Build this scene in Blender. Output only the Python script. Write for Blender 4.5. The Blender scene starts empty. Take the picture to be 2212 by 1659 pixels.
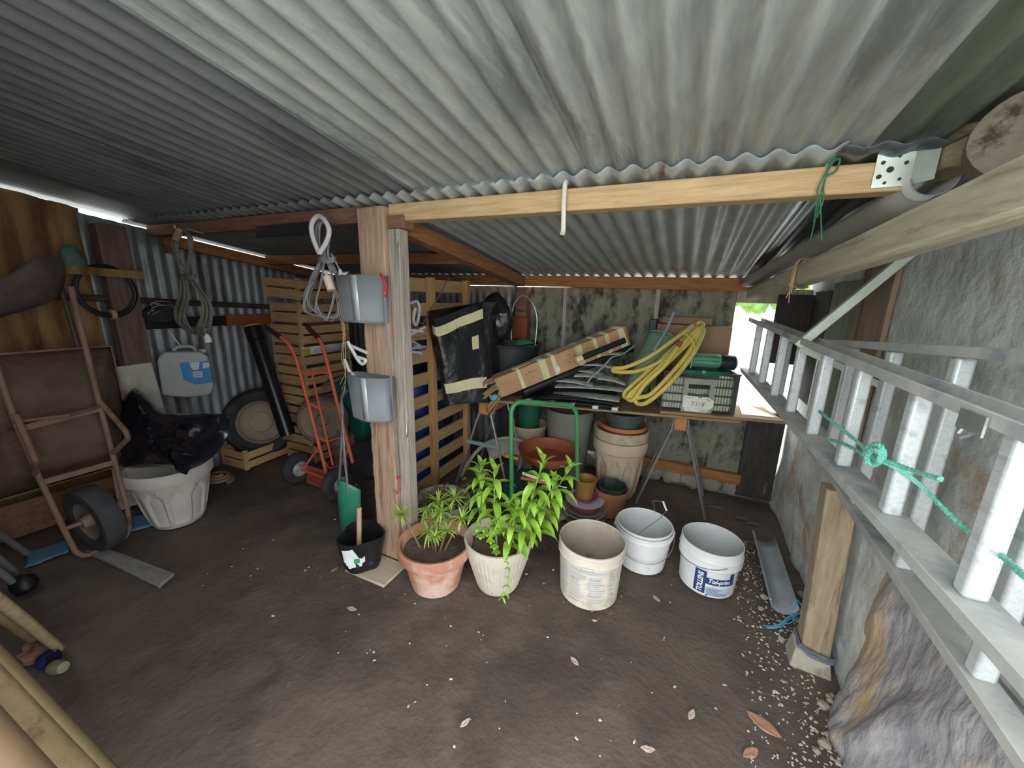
import bpy, bmesh, math, random
from mathutils import Vector, Matrix, Euler, noise as mnoise
from math import sin, cos, pi, radians as RD
random.seed(7)
SC = bpy.context.scene
COL = SC.collection
Z = Vector((0, 0, 1))

# ---------------------------------------------------------------- camera
FPX, IW, IH = 805.0, 2212.0, 1659.0
YAW, PIT, ROLL, CH = RD(24.6), RD(13.1), RD(1.4), 1.5
_fw = Vector((-sin(YAW)*cos(PIT), cos(YAW)*cos(PIT), -sin(PIT)))
_rt = Vector((cos(YAW), sin(YAW), 0)); _up = _rt.cross(_fw)
RT = cos(ROLL)*_rt + sin(ROLL)*_up; UP = cos(ROLL)*_up - sin(ROLL)*_rt
CAM = Vector((0, 0, CH))
cd = bpy.data.cameras.new('camera'); cam = bpy.data.objects.new('camera', cd); COL.objects.link(cam)
cam.matrix_world = Matrix(((RT.x, UP.x, -_fw.x, 0), (RT.y, UP.y, -_fw.y, 0), (RT.z, UP.z, -_fw.z, CH), (0, 0, 0, 1)))
cd.sensor_width = 36; cd.lens = 36*FPX/IW; cd.clip_start = 0.02; cd.clip_end = 200
SC.camera = cam

# ---------------------------------------------------------------- overcast daylight
w = bpy.data.worlds.new('overcast_sky'); SC.world = w; w.use_nodes = True
nt = w.node_tree; bgn = nt.nodes['Background']
tcw = nt.nodes.new('ShaderNodeTexCoord'); sep = nt.nodes.new('ShaderNodeSeparateXYZ'); rmp = nt.nodes.new('ShaderNodeValToRGB')
nt.links.new(tcw.outputs['Generated'], sep.inputs[0]); nt.links.new(sep.outputs['Z'], rmp.inputs[0]); nt.links.new(rmp.outputs[0], bgn.inputs[0])
rmp.color_ramp.elements[0].color = (0.86, 0.90, 0.89, 1); rmp.color_ramp.elements[1].color = (0.94, 0.97, 1.0, 1)
bgn.inputs[1].default_value = 1.0
SC.view_settings.view_transform = 'Standard'; SC.view_settings.look = 'None'; SC.view_settings.gamma = 1
SC.view_settings.use_curve_mapping = False
SC.view_settings.exposure = 2.5

# ---------------------------------------------------------------- pixel -> place (measuring the photograph)
def ray(px, py): return ((px-IW/2)/FPX)*RT + ((IH/2-py)/FPX)*UP + _fw
def _pl(px, py, i, v):
    d = ray(px, py); return CAM + d*((v-CAM[i])/d[i])
def G(px, py, z=0.0): return _pl(px, py, 2, z)
def AY(px, py, Y): return _pl(px, py, 1, Y)
def AX(px, py, X): return _pl(px, py, 0, X)
def V(*a): return Vector(a)

# ---------------------------------------------------------------- materials
def lin(h):
    h = h.lstrip('#'); r = [int(h[i:i+2], 16)/255 for i in (0, 2, 4)]
    return tuple((c/12.92 if c <= .04045 else ((c+.055)/1.055)**2.4) for c in r)+(1,)
_mats = {}
def mat(name, c1, c2=None, scale=6, rough=.75, metal=0, bump=.15, bscale=None, st=(1, 1, 1), c3=None, c3s=3, c3t=.62, spec=.4, alpha=1, trans=0, lo=.35, hi=.65):
    if name in _mats: return _mats[name]
    m = bpy.data.materials.new(name); m.use_nodes = True; n = m.node_tree.nodes; L = m.node_tree.links
    b = n['Principled BSDF']; b.inputs['Roughness'].default_value = rough; b.inputs['Metallic'].default_value = metal
    b.inputs['Specular IOR Level'].default_value = spec
    if trans: b.inputs['Transmission Weight'].default_value = trans
    if alpha < 1: b.inputs['Alpha'].default_value = alpha
    tc = n.new('ShaderNodeTexCoord'); mp = n.new('ShaderNodeMapping'); mp.inputs['Scale'].default_value = st
    L.new(tc.outputs['Object'], mp.inputs[0])
    nz = n.new('ShaderNodeTexNoise'); nz.inputs['Scale'].default_value = scale; nz.inputs['Detail'].default_value = 7; nz.inputs['Roughness'].default_value = .6
    L.new(mp.outputs[0], nz.inputs['Vector'])
    rp = n.new('ShaderNodeValToRGB'); rp.color_ramp.elements[0].position = lo; rp.color_ramp.elements[1].position = hi
    rp.color_ramp.elements[0].color = lin(c1); rp.color_ramp.elements[1].color = lin(c2 or c1)
    L.new(nz.outputs['Fac'], rp.inputs[0]); out = rp.outputs[0]
    if c3:
        n3 = n.new('ShaderNodeTexNoise'); n3.inputs['Scale'].default_value = c3s; n3.inputs['Detail'].default_value = 8; n3.inputs['Roughness'].default_value = .7
        L.new(mp.outputs[0], n3.inputs['Vector'])
        r3 = n.new('ShaderNodeValToRGB'); r3.color_ramp.elements[0].position = c3t-.06; r3.color_ramp.elements[1].position = c3t+.06
        L.new(n3.outputs['Fac'], r3.inputs[0])
        mx = n.new('ShaderNodeMix'); mx.data_type = 'RGBA'; L.new(r3.outputs[0], mx.inputs['Factor']); L.new(out, mx.inputs[6]); mx.inputs[7].default_value = lin(c3)
        out = mx.outputs[2]
    L.new(out, b.inputs['Base Color'])
    if bump:
        nb = n.new('ShaderNodeTexNoise'); nb.inputs['Scale'].default_value = bscale or scale*4; nb.inputs['Detail'].default_value = 5
        L.new(mp.outputs[0], nb.inputs['Vector']); bp = n.new('ShaderNodeBump'); bp.inputs['Strength'].default_value = bump; bp.inputs['Distance'].default_value = .01
        L.new(nb.outputs['Fac'], bp.inputs['Height']); L.new(bp.outputs[0], b.inputs['Normal'])
    _mats[name] = m; return m

# ---------------------------------------------------------------- mesh builder
def frame_for(d):
    d = d.normalized(); a = Z if abs(d.z) < .95 else V(1, 0, 0)
    u = d.cross(a).normalized(); return u, d.cross(u).normalized()
def cr(pts, n=6, closed=False):
    P = [Vector(p) for p in pts]; out = []; N = len(P); last = N if closed else N-1
    for i in range(last):
        if closed: p0, p1, p2, p3 = P[i-1], P[i], P[(i+1) % N], P[(i+2) % N]
        else: p0, p1, p2, p3 = P[max(i-1, 0)], P[i], P[i+1], P[min(i+2, N-1)]
        for k in range(n):
            t = k/n
            out.append(.5*((2*p1)+(p2-p0)*t+(2*p0-5*p1+4*p2-p3)*t*t+(3*p1-p0-3*p2+p3)*t**3))
    if not closed: out.append(P[-1])
    return out
def rounded(pts, r=.05, n=5):
    P = [Vector(p) for p in pts]; out = [P[0]]
    for i in range(1, len(P)-1):
        a, b, c = P[i-1], P[i], P[i+1]; q = min(r, (a-b).length*.45, (c-b).length*.45)
        s, e = b+(a-b).normalized()*q, b+(c-b).normalized()*q
        for k in range(n+1):
            t = k/n; out.append((1-t)**2*s+2*t*(1-t)*b+t*t*e)
    out.append(P[-1]); return out
_inv = {}
class MB:
    def __init__(s): s.v = []; s.f = []
    def add(s, vs, fs):
        o = len(s.v); s.v += [Vector(v) for v in vs]; s.f += [tuple(i+o for i in f) for f in fs]; return s
    def hexa(s, p):  # 4 bottom (ccw) + 4 top
        return s.add(p, [(3, 2, 1, 0), (4, 5, 6, 7), (0, 1, 5, 4), (1, 2, 6, 5), (2, 3, 7, 6), (3, 0, 4, 7)])
    def box(s, c, d, R=None):
        x, y, z = d[0]/2, d[1]/2, d[2]/2; c = Vector(c)
        p = [V(-x, -y, -z), V(x, -y, -z), V(x, y, -z), V(-x, y, -z), V(-x, -y, z), V(x, -y, z), V(x, y, z), V(-x, y, z)]
        if R is not None: p = [R @ q for q in p]
        return s.hexa([c+q for q in p])
    def bounds(s, a, b):
        a, b = Vector(a), Vector(b); return s.box((a+b)/2, [abs(q) for q in (b-a)])
    def bar(s, a, b, wd, ht, up=Z):
        a, b = Vector(a), Vector(b); d = (b-a).normalized(); u = d.cross(Vector(up)).normalized(); v = u.cross(d).normalized()
        q = [-u*wd/2-v*ht/2, u*wd/2-v*ht/2, u*wd/2+v*ht/2, -u*wd/2+v*ht/2]
        return s.hexa([a+q[0], a+q[1], b+q[1], b+q[0], a+q[3], a+q[2], b+q[2], b+q[3]])
    def tube(s, pts, r, n=8, closed=False, cap=True):
        P = [Vector(p) for p in pts]; N = len(P); rr = r if isinstance(r, (list, tuple)) else [r]*N
        u = None; vs = []
        for i in range(N):
            d = (P[(i+1) % N]-P[i-1]) if closed else (P[min(i+1, N-1)]-P[max(i-1, 0)])
            if d.length < 1e-9: d = Z.copy()
            d.normalize()
            if u is None: u = frame_for(d)[0]
            u = u-d*u.dot(d)
            if u.length < 1e-6: u = frame_for(d)[0]
            u.normalize(); v = d.cross(u)
            for k in range(n):
                a = 2*pi*k/n; vs.append(P[i]+(u*cos(a)+v*sin(a))*rr[i])
        fs = []
        for i in range(N if closed else N-1):
            j = (i+1) % N
            for k in range(n): fs.append((i*n+k, i*n+(k+1) % n, j*n+(k+1) % n, j*n+k))
        if cap and not closed: fs += [tuple(range(n-1, -1, -1)), tuple((N-1)*n+k for k in range(n))]
        return s.add(vs, fs)
    def lathe(s, prof, c=(0, 0, 0), n=32, ax=None, cap0=False, cap1=False, mod=None):
        c = Vector(c); Rm = Z.rotation_difference(Vector(ax)).to_matrix() if ax is not None else Matrix.Identity(3)
        vs = []
        for j, (r, z) in enumerate(prof):
            for k in range(n):
                a = 2*pi*k/n; q = r*(mod(a, j) if mod else 1); vs.append(c+Rm @ V(q*cos(a), q*sin(a), z))
        fs = [(j*n+k, j*n+(k+1) % n, (j+1)*n+(k+1) % n, (j+1)*n+k) for j in range(len(prof)-1) for k in range(n)]
        if cap0: fs.append(tuple(range(n-1, -1, -1)))
        if cap1: fs.append(tuple((len(prof)-1)*n+k for k in range(n)))
        return s.add(vs, fs)
    def grid(s, fn, nu, nv):
        vs = [fn(i/nu, j/nv) for j in range(nv+1) for i in range(nu+1)]
        return s.add(vs, [(j*(nu+1)+i, j*(nu+1)+i+1, (j+1)*(nu+1)+i+1, (j+1)*(nu+1)+i) for j in range(nv) for i in range(nu)])
    def prism(s, poly, h):
        n = len(poly); h = Vector(h); P = [Vector(p) for p in poly]
        return s.add(P+[p+h for p in P], [tuple(range(n-1, -1, -1)), tuple(range(n, 2*n))]+[(i, (i+1) % n, n+(i+1) % n, n+i) for i in range(n)])
    def blob(s, c, r, seed=0, amp=.2, n=14, m=9, fr=2.0, ax=(1, 1, 1)):
        c = Vector(c); vs = [];
        for j in range(m+1):
            th = pi*j/m
            for k in range(n):
                a = 2*pi*k/n; d = V(sin(th)*cos(a), sin(th)*sin(a), cos(th))
                q = r*(1+amp*mnoise.noise(d*fr+V(seed*3.1, seed*1.7, 0)))
                vs.append(c+V(d.x*q*ax[0], d.y*q*ax[1], d.z*q*ax[2]))
        return s.add(vs, [(j*n+k, (j+1)*n+k, (j+1)*n+(k+1) % n, j*n+(k+1) % n) for j in range(m) for k in range(n)])
    def rough(s, amp, fr, seed=0):
        for i, v in enumerate(s.v): s.v[i] = v+mnoise.noise_vector(v*fr+V(seed, 0, 0))*amp
        return s
    def build(s, name, m, parent=None, bev=0, solid=0, ang=38, sub=0, off=0):
        me = bpy.data.meshes.new(name)
        if parent is not None: inv = parent['_inv'] if False else _inv[parent.name]; vs = [inv @ v for v in s.v]; loc = None
        else:
            mn = [min(v[i] for v in s.v) for i in range(3)]; mxx = [max(v[i] for v in s.v) for i in range(3)]
            loc = V((mn[0]+mxx[0])/2, (mn[1]+mxx[1])/2, mn[2]); vs = [v-loc for v in s.v]
        me.from_pydata([tuple(v) for v in vs], [], s.f)
        bm = bmesh.new(); bm.from_mesh(me); bmesh.ops.remove_doubles(bm, verts=bm.verts, dist=1e-6); bmesh.ops.recalc_face_normals(bm, faces=bm.faces); bm.to_mesh(me); bm.free()
        me.materials.append(m)
        o = bpy.data.objects.new(name, me); COL.objects.link(o)
        if parent is not None: o.parent = parent; _inv[o.name] = _inv[parent.name]
        else: o.location = loc; _inv[o.name] = Matrix.Translation(-loc)
        me.shade_smooth(); me.set_sharp_from_angle(angle=RD(ang))
        if solid:
            q = o.modifiers.new('solid', 'SOLIDIFY'); q.thickness = solid; q.offset = off
        if sub:
            q = o.modifiers.new('sub', 'SUBSURF'); q.levels = sub; q.render_levels = sub
        if bev:
            q = o.modifiers.new('bevel', 'BEVEL'); q.width = bev; q.segments = 2; q.limit_method = 'ANGLE'; q.angle_limit = RD(40)
        return o
def thing(name, label, cat, loc=(0, 0, 0), rz=0, group=None):
    o = bpy.data.objects.new(name, None); COL.objects.link(o); o.empty_display_size = .05
    o.location = loc; o.rotation_euler = (0, 0, rz)
    _inv[o.name] = (Matrix.Translation(Vector(loc)) @ Matrix.Rotation(rz, 4, 'Z')).inverted()
    return tag(o, label, cat, group)
def tag(o, label, cat, group=None, kind=None):
    o['label'] = label; o['category'] = cat
    if group: o['group'] = group
    if kind: o['kind'] = kind
    return o
def struct(o, label=None):
    o['kind'] = 'structure'
    if label: o['label'] = label
    return o
def dup(root, loc, rz=0, label=None, tilt=None):
    def cp(o, par):
        c = o.copy(); COL.objects.link(c)
        if par is not None: c.parent = par
        for ch in list(o.children): cp(ch, c)
        return c
    c = cp(root, None); c.location = loc; c.rotation_euler = (tilt[0] if tilt else 0, tilt[1] if tilt else 0, rz)
    if label: c['label'] = label
    return c
def text_mb(txt, size, o, ux, uy, shear=0, bold=0, align='LEFT', depth=0):
    cu = bpy.data.curves.new('t', 'FONT'); cu.body = txt; cu.size = size; cu.shear = shear; cu.offset = bold; cu.align_x = align; cu.resolution_u = 3
    ob = bpy.data.objects.new('t', cu); COL.objects.link(ob)
    dg = bpy.context.evaluated_depsgraph_get(); me = bpy.data.meshes.new_from_object(ob.evaluated_get(dg))
    b = MB(); o = Vector(o); ux = Vector(ux); uy = Vector(uy)
    b.add([o+ux*v.co.x+uy*v.co.y for v in me.vertices], [tuple(p.vertices) for p in me.polygons])
    bpy.data.objects.remove(ob); bpy.data.meshes.remove(me); return b
# ================================================================ the shed itself
M_dirt = mat('packed_dirt', '#564b44', '#675c54', 3.2, .95, 0, .6, 40, c3='#4f453f', c3s=1.4, c3t=.55)
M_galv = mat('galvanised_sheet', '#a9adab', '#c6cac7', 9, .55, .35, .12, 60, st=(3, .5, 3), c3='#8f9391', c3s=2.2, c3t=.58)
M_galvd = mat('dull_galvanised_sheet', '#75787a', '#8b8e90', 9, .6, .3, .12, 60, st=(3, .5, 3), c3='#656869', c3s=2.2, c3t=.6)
M_galvr = mat('rusty_galvanised_sheet', '#a2a8a9', '#bcc2c2', 8, .5, .4, .12, 60, st=(3, .6, 3), c3='#7d5a44', c3s=2.4, c3t=.66)
M_galvm = mat('mossy_shaded_galvanised_sheet', '#6d7469', '#838a7e', 9, .65, .25, .12, 60, st=(3, .5, 3), c3='#565e52', c3s=2.2, c3t=.55)  # moss and dirt, plus the shade at a grazing angle, in one dark colour
M_galvn = mat('new_dark_steel_sheet', '#6c7478', '#8a9296', 6, .28, .8, .03, 40)
M_wood = mat('sawn_pine', '#b8976d', '#cfb389', 5, .8, 0, .3, 18, st=(1.2, 14, 14), c3='#96734e', c3s=2.5, c3t=.66)
M_woody = mat('sawn_pine_lengthwise', '#a97848', '#c29461', 5, .8, 0, .3, 18, st=(14, 1.2, 14), c3='#7d4f2c', c3s=2.5, c3t=.66)
M_woodd = mat('brown_old_timber', '#775443', '#8e6a57', 5, .85, 0, .3, 18, st=(1.2, 14, 14), c3='#564036', c3s=2.5, c3t=.6)
M_woodb = mat('orange_brown_timber', '#8d5b35', '#ad7a4c', 5, .85, 0, .3, 18, st=(1.2, 14, 14), c3='#66402a', c3s=2.5, c3t=.63)
M_post = mat('rough_post_wood', '#a08670', '#bb9f88', 5, .9, 0, .45, 14, st=(12, 12, 1), c3='#8f6655', c3s=2.0, c3t=.6)
M_postg = mat('greyed_board_wood', '#9a9086', '#b5aa9e', 5, .9, 0, .35, 14, st=(14, 14, 1), c3='#81766c', c3s=2.2, c3t=.6)
M_mossw = mat('mossy_weathered_timber', '#857a5c', '#9c9170', 5, .95, 0, .5, 16, st=(2, 9, 9), c3='#5f5a3e', c3s=3, c3t=.56)
M_black = mat('black_plastic', '#16171a', '#202226', 5, .45, 0, .05)
M_wallr = mat('rough_cement_render', '#b3b6b3', '#dcdfdc', 5, .95, 0, 1.0, 22, c3='#a8927a', c3s=1.9, c3t=.61)
M_wallb = mat('mouldy_cement_sheet', '#6f6f62', '#8b8b7d', 5, .95, 0, .5, 30, c3='#36382e', c3s=6, c3t=.54, st=(1, 1, .55))
M_ochre = mat('stained_ochre_fibre_sheet', '#7d5f3c', '#99794f', 4, .8, 0, .2, 20, st=(3, 3, .5), c3='#5d4129', c3s=1.6, c3t=.58)
M_corr = mat('old_grey_corrugated_sheet', '#74787c', '#92969a', 5, .5, .4, .2, 30, st=(3, 3, .6), c3='#57524f', c3s=1.6, c3t=.58)
M_dk = mat('dark_painted_board', '#33302d', '#46423e', 6, .9, 0, .3, 20, st=(8, 8, 1), c3='#8d8a80', c3s=2.4, c3t=.68)
M_steel = mat('galvanised_steel', '#a5aaac', '#bcc0c2', 12, .42, .7, .05)

def zr(x, y): return 1.925-.012*x-.14*(y-1.48)   # mid-plane of the corrugated roof
floor = MB().grid(lambda u, v: (lambda x, y: V(x, y, .012*mnoise.noise(V(x*3, y*3, 0))+.006*mnoise.noise(V(x*11, y*11, 3))-.012))(-3.75+4.65*u, -.6+3.9*v), 150, 140).build('floor', M_dirt)
struct(floor)
M_gnd = mat('pale_yard_gravel', '#a6a5a0', '#bcbbb6', 3, .95, 0, .3)
struct(MB().bounds((-14, -14, -.25), (14, 14, -.06)).build('floor_outside', M_gnd), 'pale gravel yard outside the shed')

def sheet(x0, x1, y0, y1, dz, m, name, pitch=.080, amp=.013, dent=0.004):
    n = max(8, int((x1-x0)/pitch*10))
    def fn(u, v):
        x = x0+(x1-x0)*u; y = y0+(y1-y0)*v
        return V(x, y, zr(x, y)+dz+amp*sin(2*pi*x/pitch)+dent*mnoise.noise(V(x*2, y*2, dz*90)))
    return struct(MB().grid(fn, n, 26).build(name, m, solid=.0012, ang=80))
YF, YM, YB = .02, 1.53, 3.25
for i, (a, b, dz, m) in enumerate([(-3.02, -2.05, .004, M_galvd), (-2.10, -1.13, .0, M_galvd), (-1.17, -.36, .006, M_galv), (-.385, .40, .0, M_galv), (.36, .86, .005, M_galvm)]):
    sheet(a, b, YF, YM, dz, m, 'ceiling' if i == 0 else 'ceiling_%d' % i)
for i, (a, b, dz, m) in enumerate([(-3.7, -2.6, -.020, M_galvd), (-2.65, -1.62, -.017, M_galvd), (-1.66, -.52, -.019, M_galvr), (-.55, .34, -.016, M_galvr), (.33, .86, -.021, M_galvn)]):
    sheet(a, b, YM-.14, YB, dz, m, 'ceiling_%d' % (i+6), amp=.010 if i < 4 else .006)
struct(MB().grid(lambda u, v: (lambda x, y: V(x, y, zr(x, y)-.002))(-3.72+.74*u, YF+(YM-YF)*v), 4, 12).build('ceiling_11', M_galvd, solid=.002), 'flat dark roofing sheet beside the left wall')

# ---- walls
def wallr(u, v):
    y = .72+2.53*u; z = -.06+2.02*v
    k = max(0, 1-z/.85); x = .80
    n1 = mnoise.fractal(V(y*2.2, z*2.2, 1.7), 1.0, 2.0, 5); n2 = mnoise.ridged_multi_fractal(V(y*2.0, z*1.1+y*.6, 4), 1.0, 2.1, 5, 1.0, 2.0)
    return V(x-.010*n1-(.028*k)*(n2-1.0), y, z)
struct(MB().grid(wallr, 150, 90).build('wall_right', M_wallr, solid=.05, off=-1, ang=60))
YW = 3.2
WB = [((-1.46, YW), (-.96, YW)), ((-.99, YW), (-.21, YW)), ((-.24, YW), (.31, YW))]
for i, (a, b) in enumerate(WB):
    def fn(u, v, a=a, b=b):
        x = a[0]+(b[0]-a[0])*u; return V(x, YW+.004*sin(x*2*pi/.177)+.003*i, 0.16+(1.595-.16)*v)
    struct(MB().grid(fn, 40, 20).build('wall_back' if i == 0 else 'wall_back_%d' % i, M_wallb, solid=.01, off=1))
for i, x in enumerate((-.975, -.225)): struct(MB().bounds((x-.016, YW-.016, .16), (x+.016, YW-.006, 1.595)).build('trim_%d' % (i+1), M_postg, bev=.002), 'pale batten over a joint of the back wall')
# stones and sill along the foot of the back wall
M_stone = mat('pale_field_stone', '#8e897d', '#a39d90', 6, .95, 0, .6, 20)
ms = MB()
for k in range(13):
    ms.blob((-1.3+.15*k+random.uniform(-.02, .02), YW+.02, .07), .08, k, .35, 12, 8, 1.6, (1.15, .8, 1))
struct(MB().bounds((-1.5, YW+.03, -.06), (.85, YW+.06, .2)).build('wall_back_8', M_wallb), 'low backing strip added behind the footing stones to block light gaps')  # added backing that stops light showing between the stones
struct(ms.build('wall_base', M_stone), 'rubble stone footing under the back wall')
tag(MB().bounds((-.5, YW-.05, .12), (.52, YW+.02, .2)).build('sill_beam', M_woodb, bev=.006), 'brown timber sill along the foot of the back wall behind the trestle', 'beam')
def corr(a, b, z0, z1f, ax, v, m, name, pitch=.076, amp=.008):
    n = int((b-a)/pitch*8)
    def fn(u, w_):
        t = a+(b-a)*u; d = amp*sin(2*pi*t/pitch); z1 = z1f(t); z = z0+(z1-z0)*w_
        return V(v+d, t, z) if ax == 0 else V(t, v+d, z)
    return struct(MB().grid(fn, n, 14).build(name, m, solid=.0015, ang=80))
XL = -3.6
corr(-.12, 1.16, -.06, lambda y: zr(XL, y)-.022+.006*mnoise.noise(V(y*4, 0, 0)), 0, XL, M_ochre, 'wall_left', .15, .012)
corr(1.14, 3.25, -.06, lambda y: zr(XL, y)-.05, 0, XL-.012, M_corr, 'wall_left_1')
corr(-3.65, -1.44, -.06, lambda x: 1.60, 1, YW+.01, M_corr, 'wall_back_3')
# front of the shed: unseen wall added to darken the left, open on the right (behind the camera)
struct(MB().bounds((-3.7, -.16, -.06), (-.95, -.10, 2.20)).build('wall_front_light_block', M_dk), 'unseen front wall left of the opening, added to darken the left')
# back right corner: board over the opening, dark panel, dark board below
struct(MB().bounds((.31, YW-.01, 1.50), (.80, YW+.012, 1.597)).build('wall_back_4', M_postg, bev=.003), 'grey board above the gap in the back wall')
struct(MB().bounds((.535, YW-.14, 1.10), (.765, YW-.12, 1.56)).build('wall_back_5', M_dk, bev=.003), 'dark panel right of the bright gap')
struct(MB().bounds((.50, YW-.04, .03), (.735, YW, .72)).build('wall_back_6', M_dk, bev=.004), 'tarred board in the back right corner')
struct(MB().bounds((.28, YW, .16), (.52, YW+.02, .66)).build('wall_back_7', M_wallb), 'low cement sheet below the gap')
M_rock = mat('lilac_grey_rock', '#8d8b90', '#bab7b9', 5, .95, 0, 1.0, 20, st=(1, 1.8, .7), c3='#bfa583', c3s=2.6, c3t=.57)
def rock(u, v):
    y = .70+1.10*u; z = -.05+.72*v; f = max(0, min(1, (1.70-y)/.16)); k = (1-v)**1.3
    n = mnoise.ridged_multi_fractal(V(y*3.2+z*2.0, z*1.3-y*.8, 2.2), 1.0, 2.1, 5, 1.0, 2.0)-1.0
    return V(.765+.03*(1-f)-(.006+.085*k+.05*n*(.35+.65*k))*f, y, z)
struct(MB().grid(rock, 120, 70).build('wall_right_1', M_rock, solid=.02, off=-1, ang=50), 'rough rock face at the foot of the right wall')
M_brb = mat('stained_brown_board', '#8a7460', '#a38b74', 4, .9, 0, .3, 16, st=(9, 9, 1), c3='#6b5341', c3s=2, c3t=.56)
struct(MB().bounds((.725, 2.02, .86), (.745, 2.34, 1.72)).build('wall_right_2', M_brb, bev=.003), 'brown stained board on the right wall')
struct(MB().bounds((.728, 2.35, .86), (.748, 2.72, 1.62)).build('wall_right_3', mat('grey_green_board', '#6f7268', '#83867c', 4, .9, 0, .3, 16, st=(9, 9, 1), c3='#54584e', c3s=2), bev=.003), 'grey green board on the right wall')
struct(MB().bounds((.725, 2.73, .90), (.748, 3.03, 1.58)).build('wall_right_4', M_dk, bev=.003), 'dark board at the far end of the right wall')
# ---- posts and beams
def ztop(x, y): return zr(x, y)-.031
t = thing('post', 'rough wooden roof post with grey boxes hung on it, in mid shed', 'post', (-1.39, 1.5, 0))
MB().bounds((-1.50, 1.43, 0), (-1.335, 1.57, 1.900)).build('timber', M_post, t, bev=.008)
MB().bounds((-1.333, 1.455, 0), (-1.265, 1.52, 1.80)).build('side_board', M_postg, t, bev=.004)
MB().bounds((-1.33, 1.45, 1.80), (-1.235, 1.53, 1.858)).build('packing_block', M_woodd, t, bev=.004)
for i, (x, z, s_) in enumerate([(-1.275, 1.74, 1), (-1.262, .80, 1)]):
    MB().tube(cr([V(x, 1.452, z+.05), V(x+.002, 1.445, z+.01), V(x+.015, 1.43, z-.018), V(x+.032, 1.42, z+.02)], 4), .003, 6).build('hook', M_steel, t)
def xbeam(x0, x1, y0, y1, h, m, name, label, zt=ztop, bev=.005):
    o = MB().hexa([V(x0, y0, zt(x0, y0)-h), V(x1, y0, zt(x1, y0)-h), V(x1, y1, zt(x1, y0)-h), V(x0, y1, zt(x0, y0)-h), V(x0, y0, zt(x0, y0)), V(x1, y0, zt(x1, y0)), V(x1, y1, zt(x1, y0)), V(x0, y1, zt(x0, y0))]).build(name, m, bev=bev)
    return tag(o, label, 'beam')
fb = xbeam(-1.333, .50, 1.465, 1.535, .078, M_wood, 'roof_beam', 'clean pale pine roof beam right of the post, white hook hung over it')
xbeam(-2.6, -1.505, 1.465, 1.535, .075, M_woodd, 'roof_beam', 'darker brown roof beam left of the post with a black strip on it')
xbeam(-3.58, -2.585, 1.475, 1.54, .072, M_woodd, 'roof_beam', 'dark reddish beam end running into the left wall')
tag(MB().bounds((-2.31, 1.45, 1.80), (-1.84, 1.463, 1.862)).build('black_strip', M_black, bev=.003), 'black plastic strip screwed across the left roof beam', 'strip')
t = thing('joist_hanger', 'shiny perforated steel joist hanger on right end of pale beam', 'bracket', (.47, 1.45, 1.83))
q = MB().bounds((.425, 1.459, 1.822), (.505, 1.463, 1.912)); q.hexa([V(.505, 1.459, 1.822), V(.540, 1.425, 1.826), V(.540, 1.429, 1.826), V(.505, 1.463, 1.822), V(.505, 1.459, 1.912), V(.540, 1.425, 1.916), V(.540, 1.429, 1.916), V(.505, 1.463, 1.912)])
q.build('plate', mat('bright_zinc_plate', '#c3cdc4', '#d6ded6', 10, .35, .6, .02), t)
q = MB()
for x, z, r in [(.44, 1.885, .005), (.437, 1.850, .006), (.458, 1.866, .008), (.472, 1.898, .004), (.452, 1.833, .004), (.482, 1.84, .004), (.489, 1.88, .005)]:
    q.lathe([(.0005, 0), (r, 0), (r, .002), (.0005, .002)], (x, 1.4592, z), 10, (0, -1, 0))
q.build('hole', mat('dark_hole', '#3b352b'), t)
tag(MB().hexa([V(.545, 1.42, 1.85), V(.66, 1.36, 1.85), V(.70, 1.56, 1.85), V(.54, 1.56, 1.85), V(.545, 1.42, 1.945), V(.66, 1.36, 1.95), V(.70, 1.56, 1.93), V(.54, 1.56, 1.93)]).rough(.004, 14).build('timber_block', M_mossw, bev=.008), 'mossy weathered timber block under roof at beam end', 'timber')
q = MB().lathe([(.001, -.002), (.03, 0), (.075, .002), (.088, .006), (.092, .03), (.092, .09)], (.605, 1.24, 1.862), 26, (.35, .94, 0), False, True).rough(.006, 9)
tag(q.build('log_end', mat('cut_log_end_grain', '#6f675a', '#8d8376', 14, .95, 0, .8, 30, st=(1, 1, 1), c3='#463d33', c3s=14, c3t=.55)), 'cracked round log end jutting from the right wall under the roof', 'log')
t = thing('rail', 'long squared weathered rail hung along right side under the roof', 'beam', (.44, 2, 1.6))
def railx(y): return .545-.102*(y-1.0)*.98
MB().hexa([V(.47, .62, 1.662), V(.528, .62, 1.662), V(.41, 2.98, 1.515), V(.34, 2.95, 1.525), V(.47, .62, 1.768), V(.528, .62, 1.772), V(.405, 2.98, 1.588), V(.335, 2.95, 1.592)]).rough(.003, 8).build('timber', mat('bleached_weathered_rail', '#a8a28a', '#bdb79e', 5, .9, 0, .35, 16, st=(12, 1.2, 12), c3='#8b866e', c3s=2, c3t=.62), t, bev=.012)
t = thing('gutter', 'grey plastic gutter length with taped end lying on the rail', 'gutter', (.5, 2.2, 1.7))
q = MB()
A_, B_ = V(.545, 1.43, 1.832), V(.34, 2.99, 1.648)
u_ = V(1, 0, 0)
def gut(u, v):
    c = A_.lerp(B_, v); a = pi*u; return c+V(-cos(a)*.048, 0, -sin(a)*.045)
q.grid(gut, 12, 10); q.build('channel', mat('grey_gutter_plastic', '#8a8780', '#9b9890', 5, .6, 0, .05), t, solid=.003)
q = MB().grid(lambda u, v: (lambda c, a: c+V(-cos(a)*.051, 0, -sin(a)*.048))(A_.lerp(B_, v*.02), pi*(.0+u*.55)), 10, 1); q.build('tape', mat('white_tape', '#dfe2dc', '#eceee8', 8, .6), t)
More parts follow.
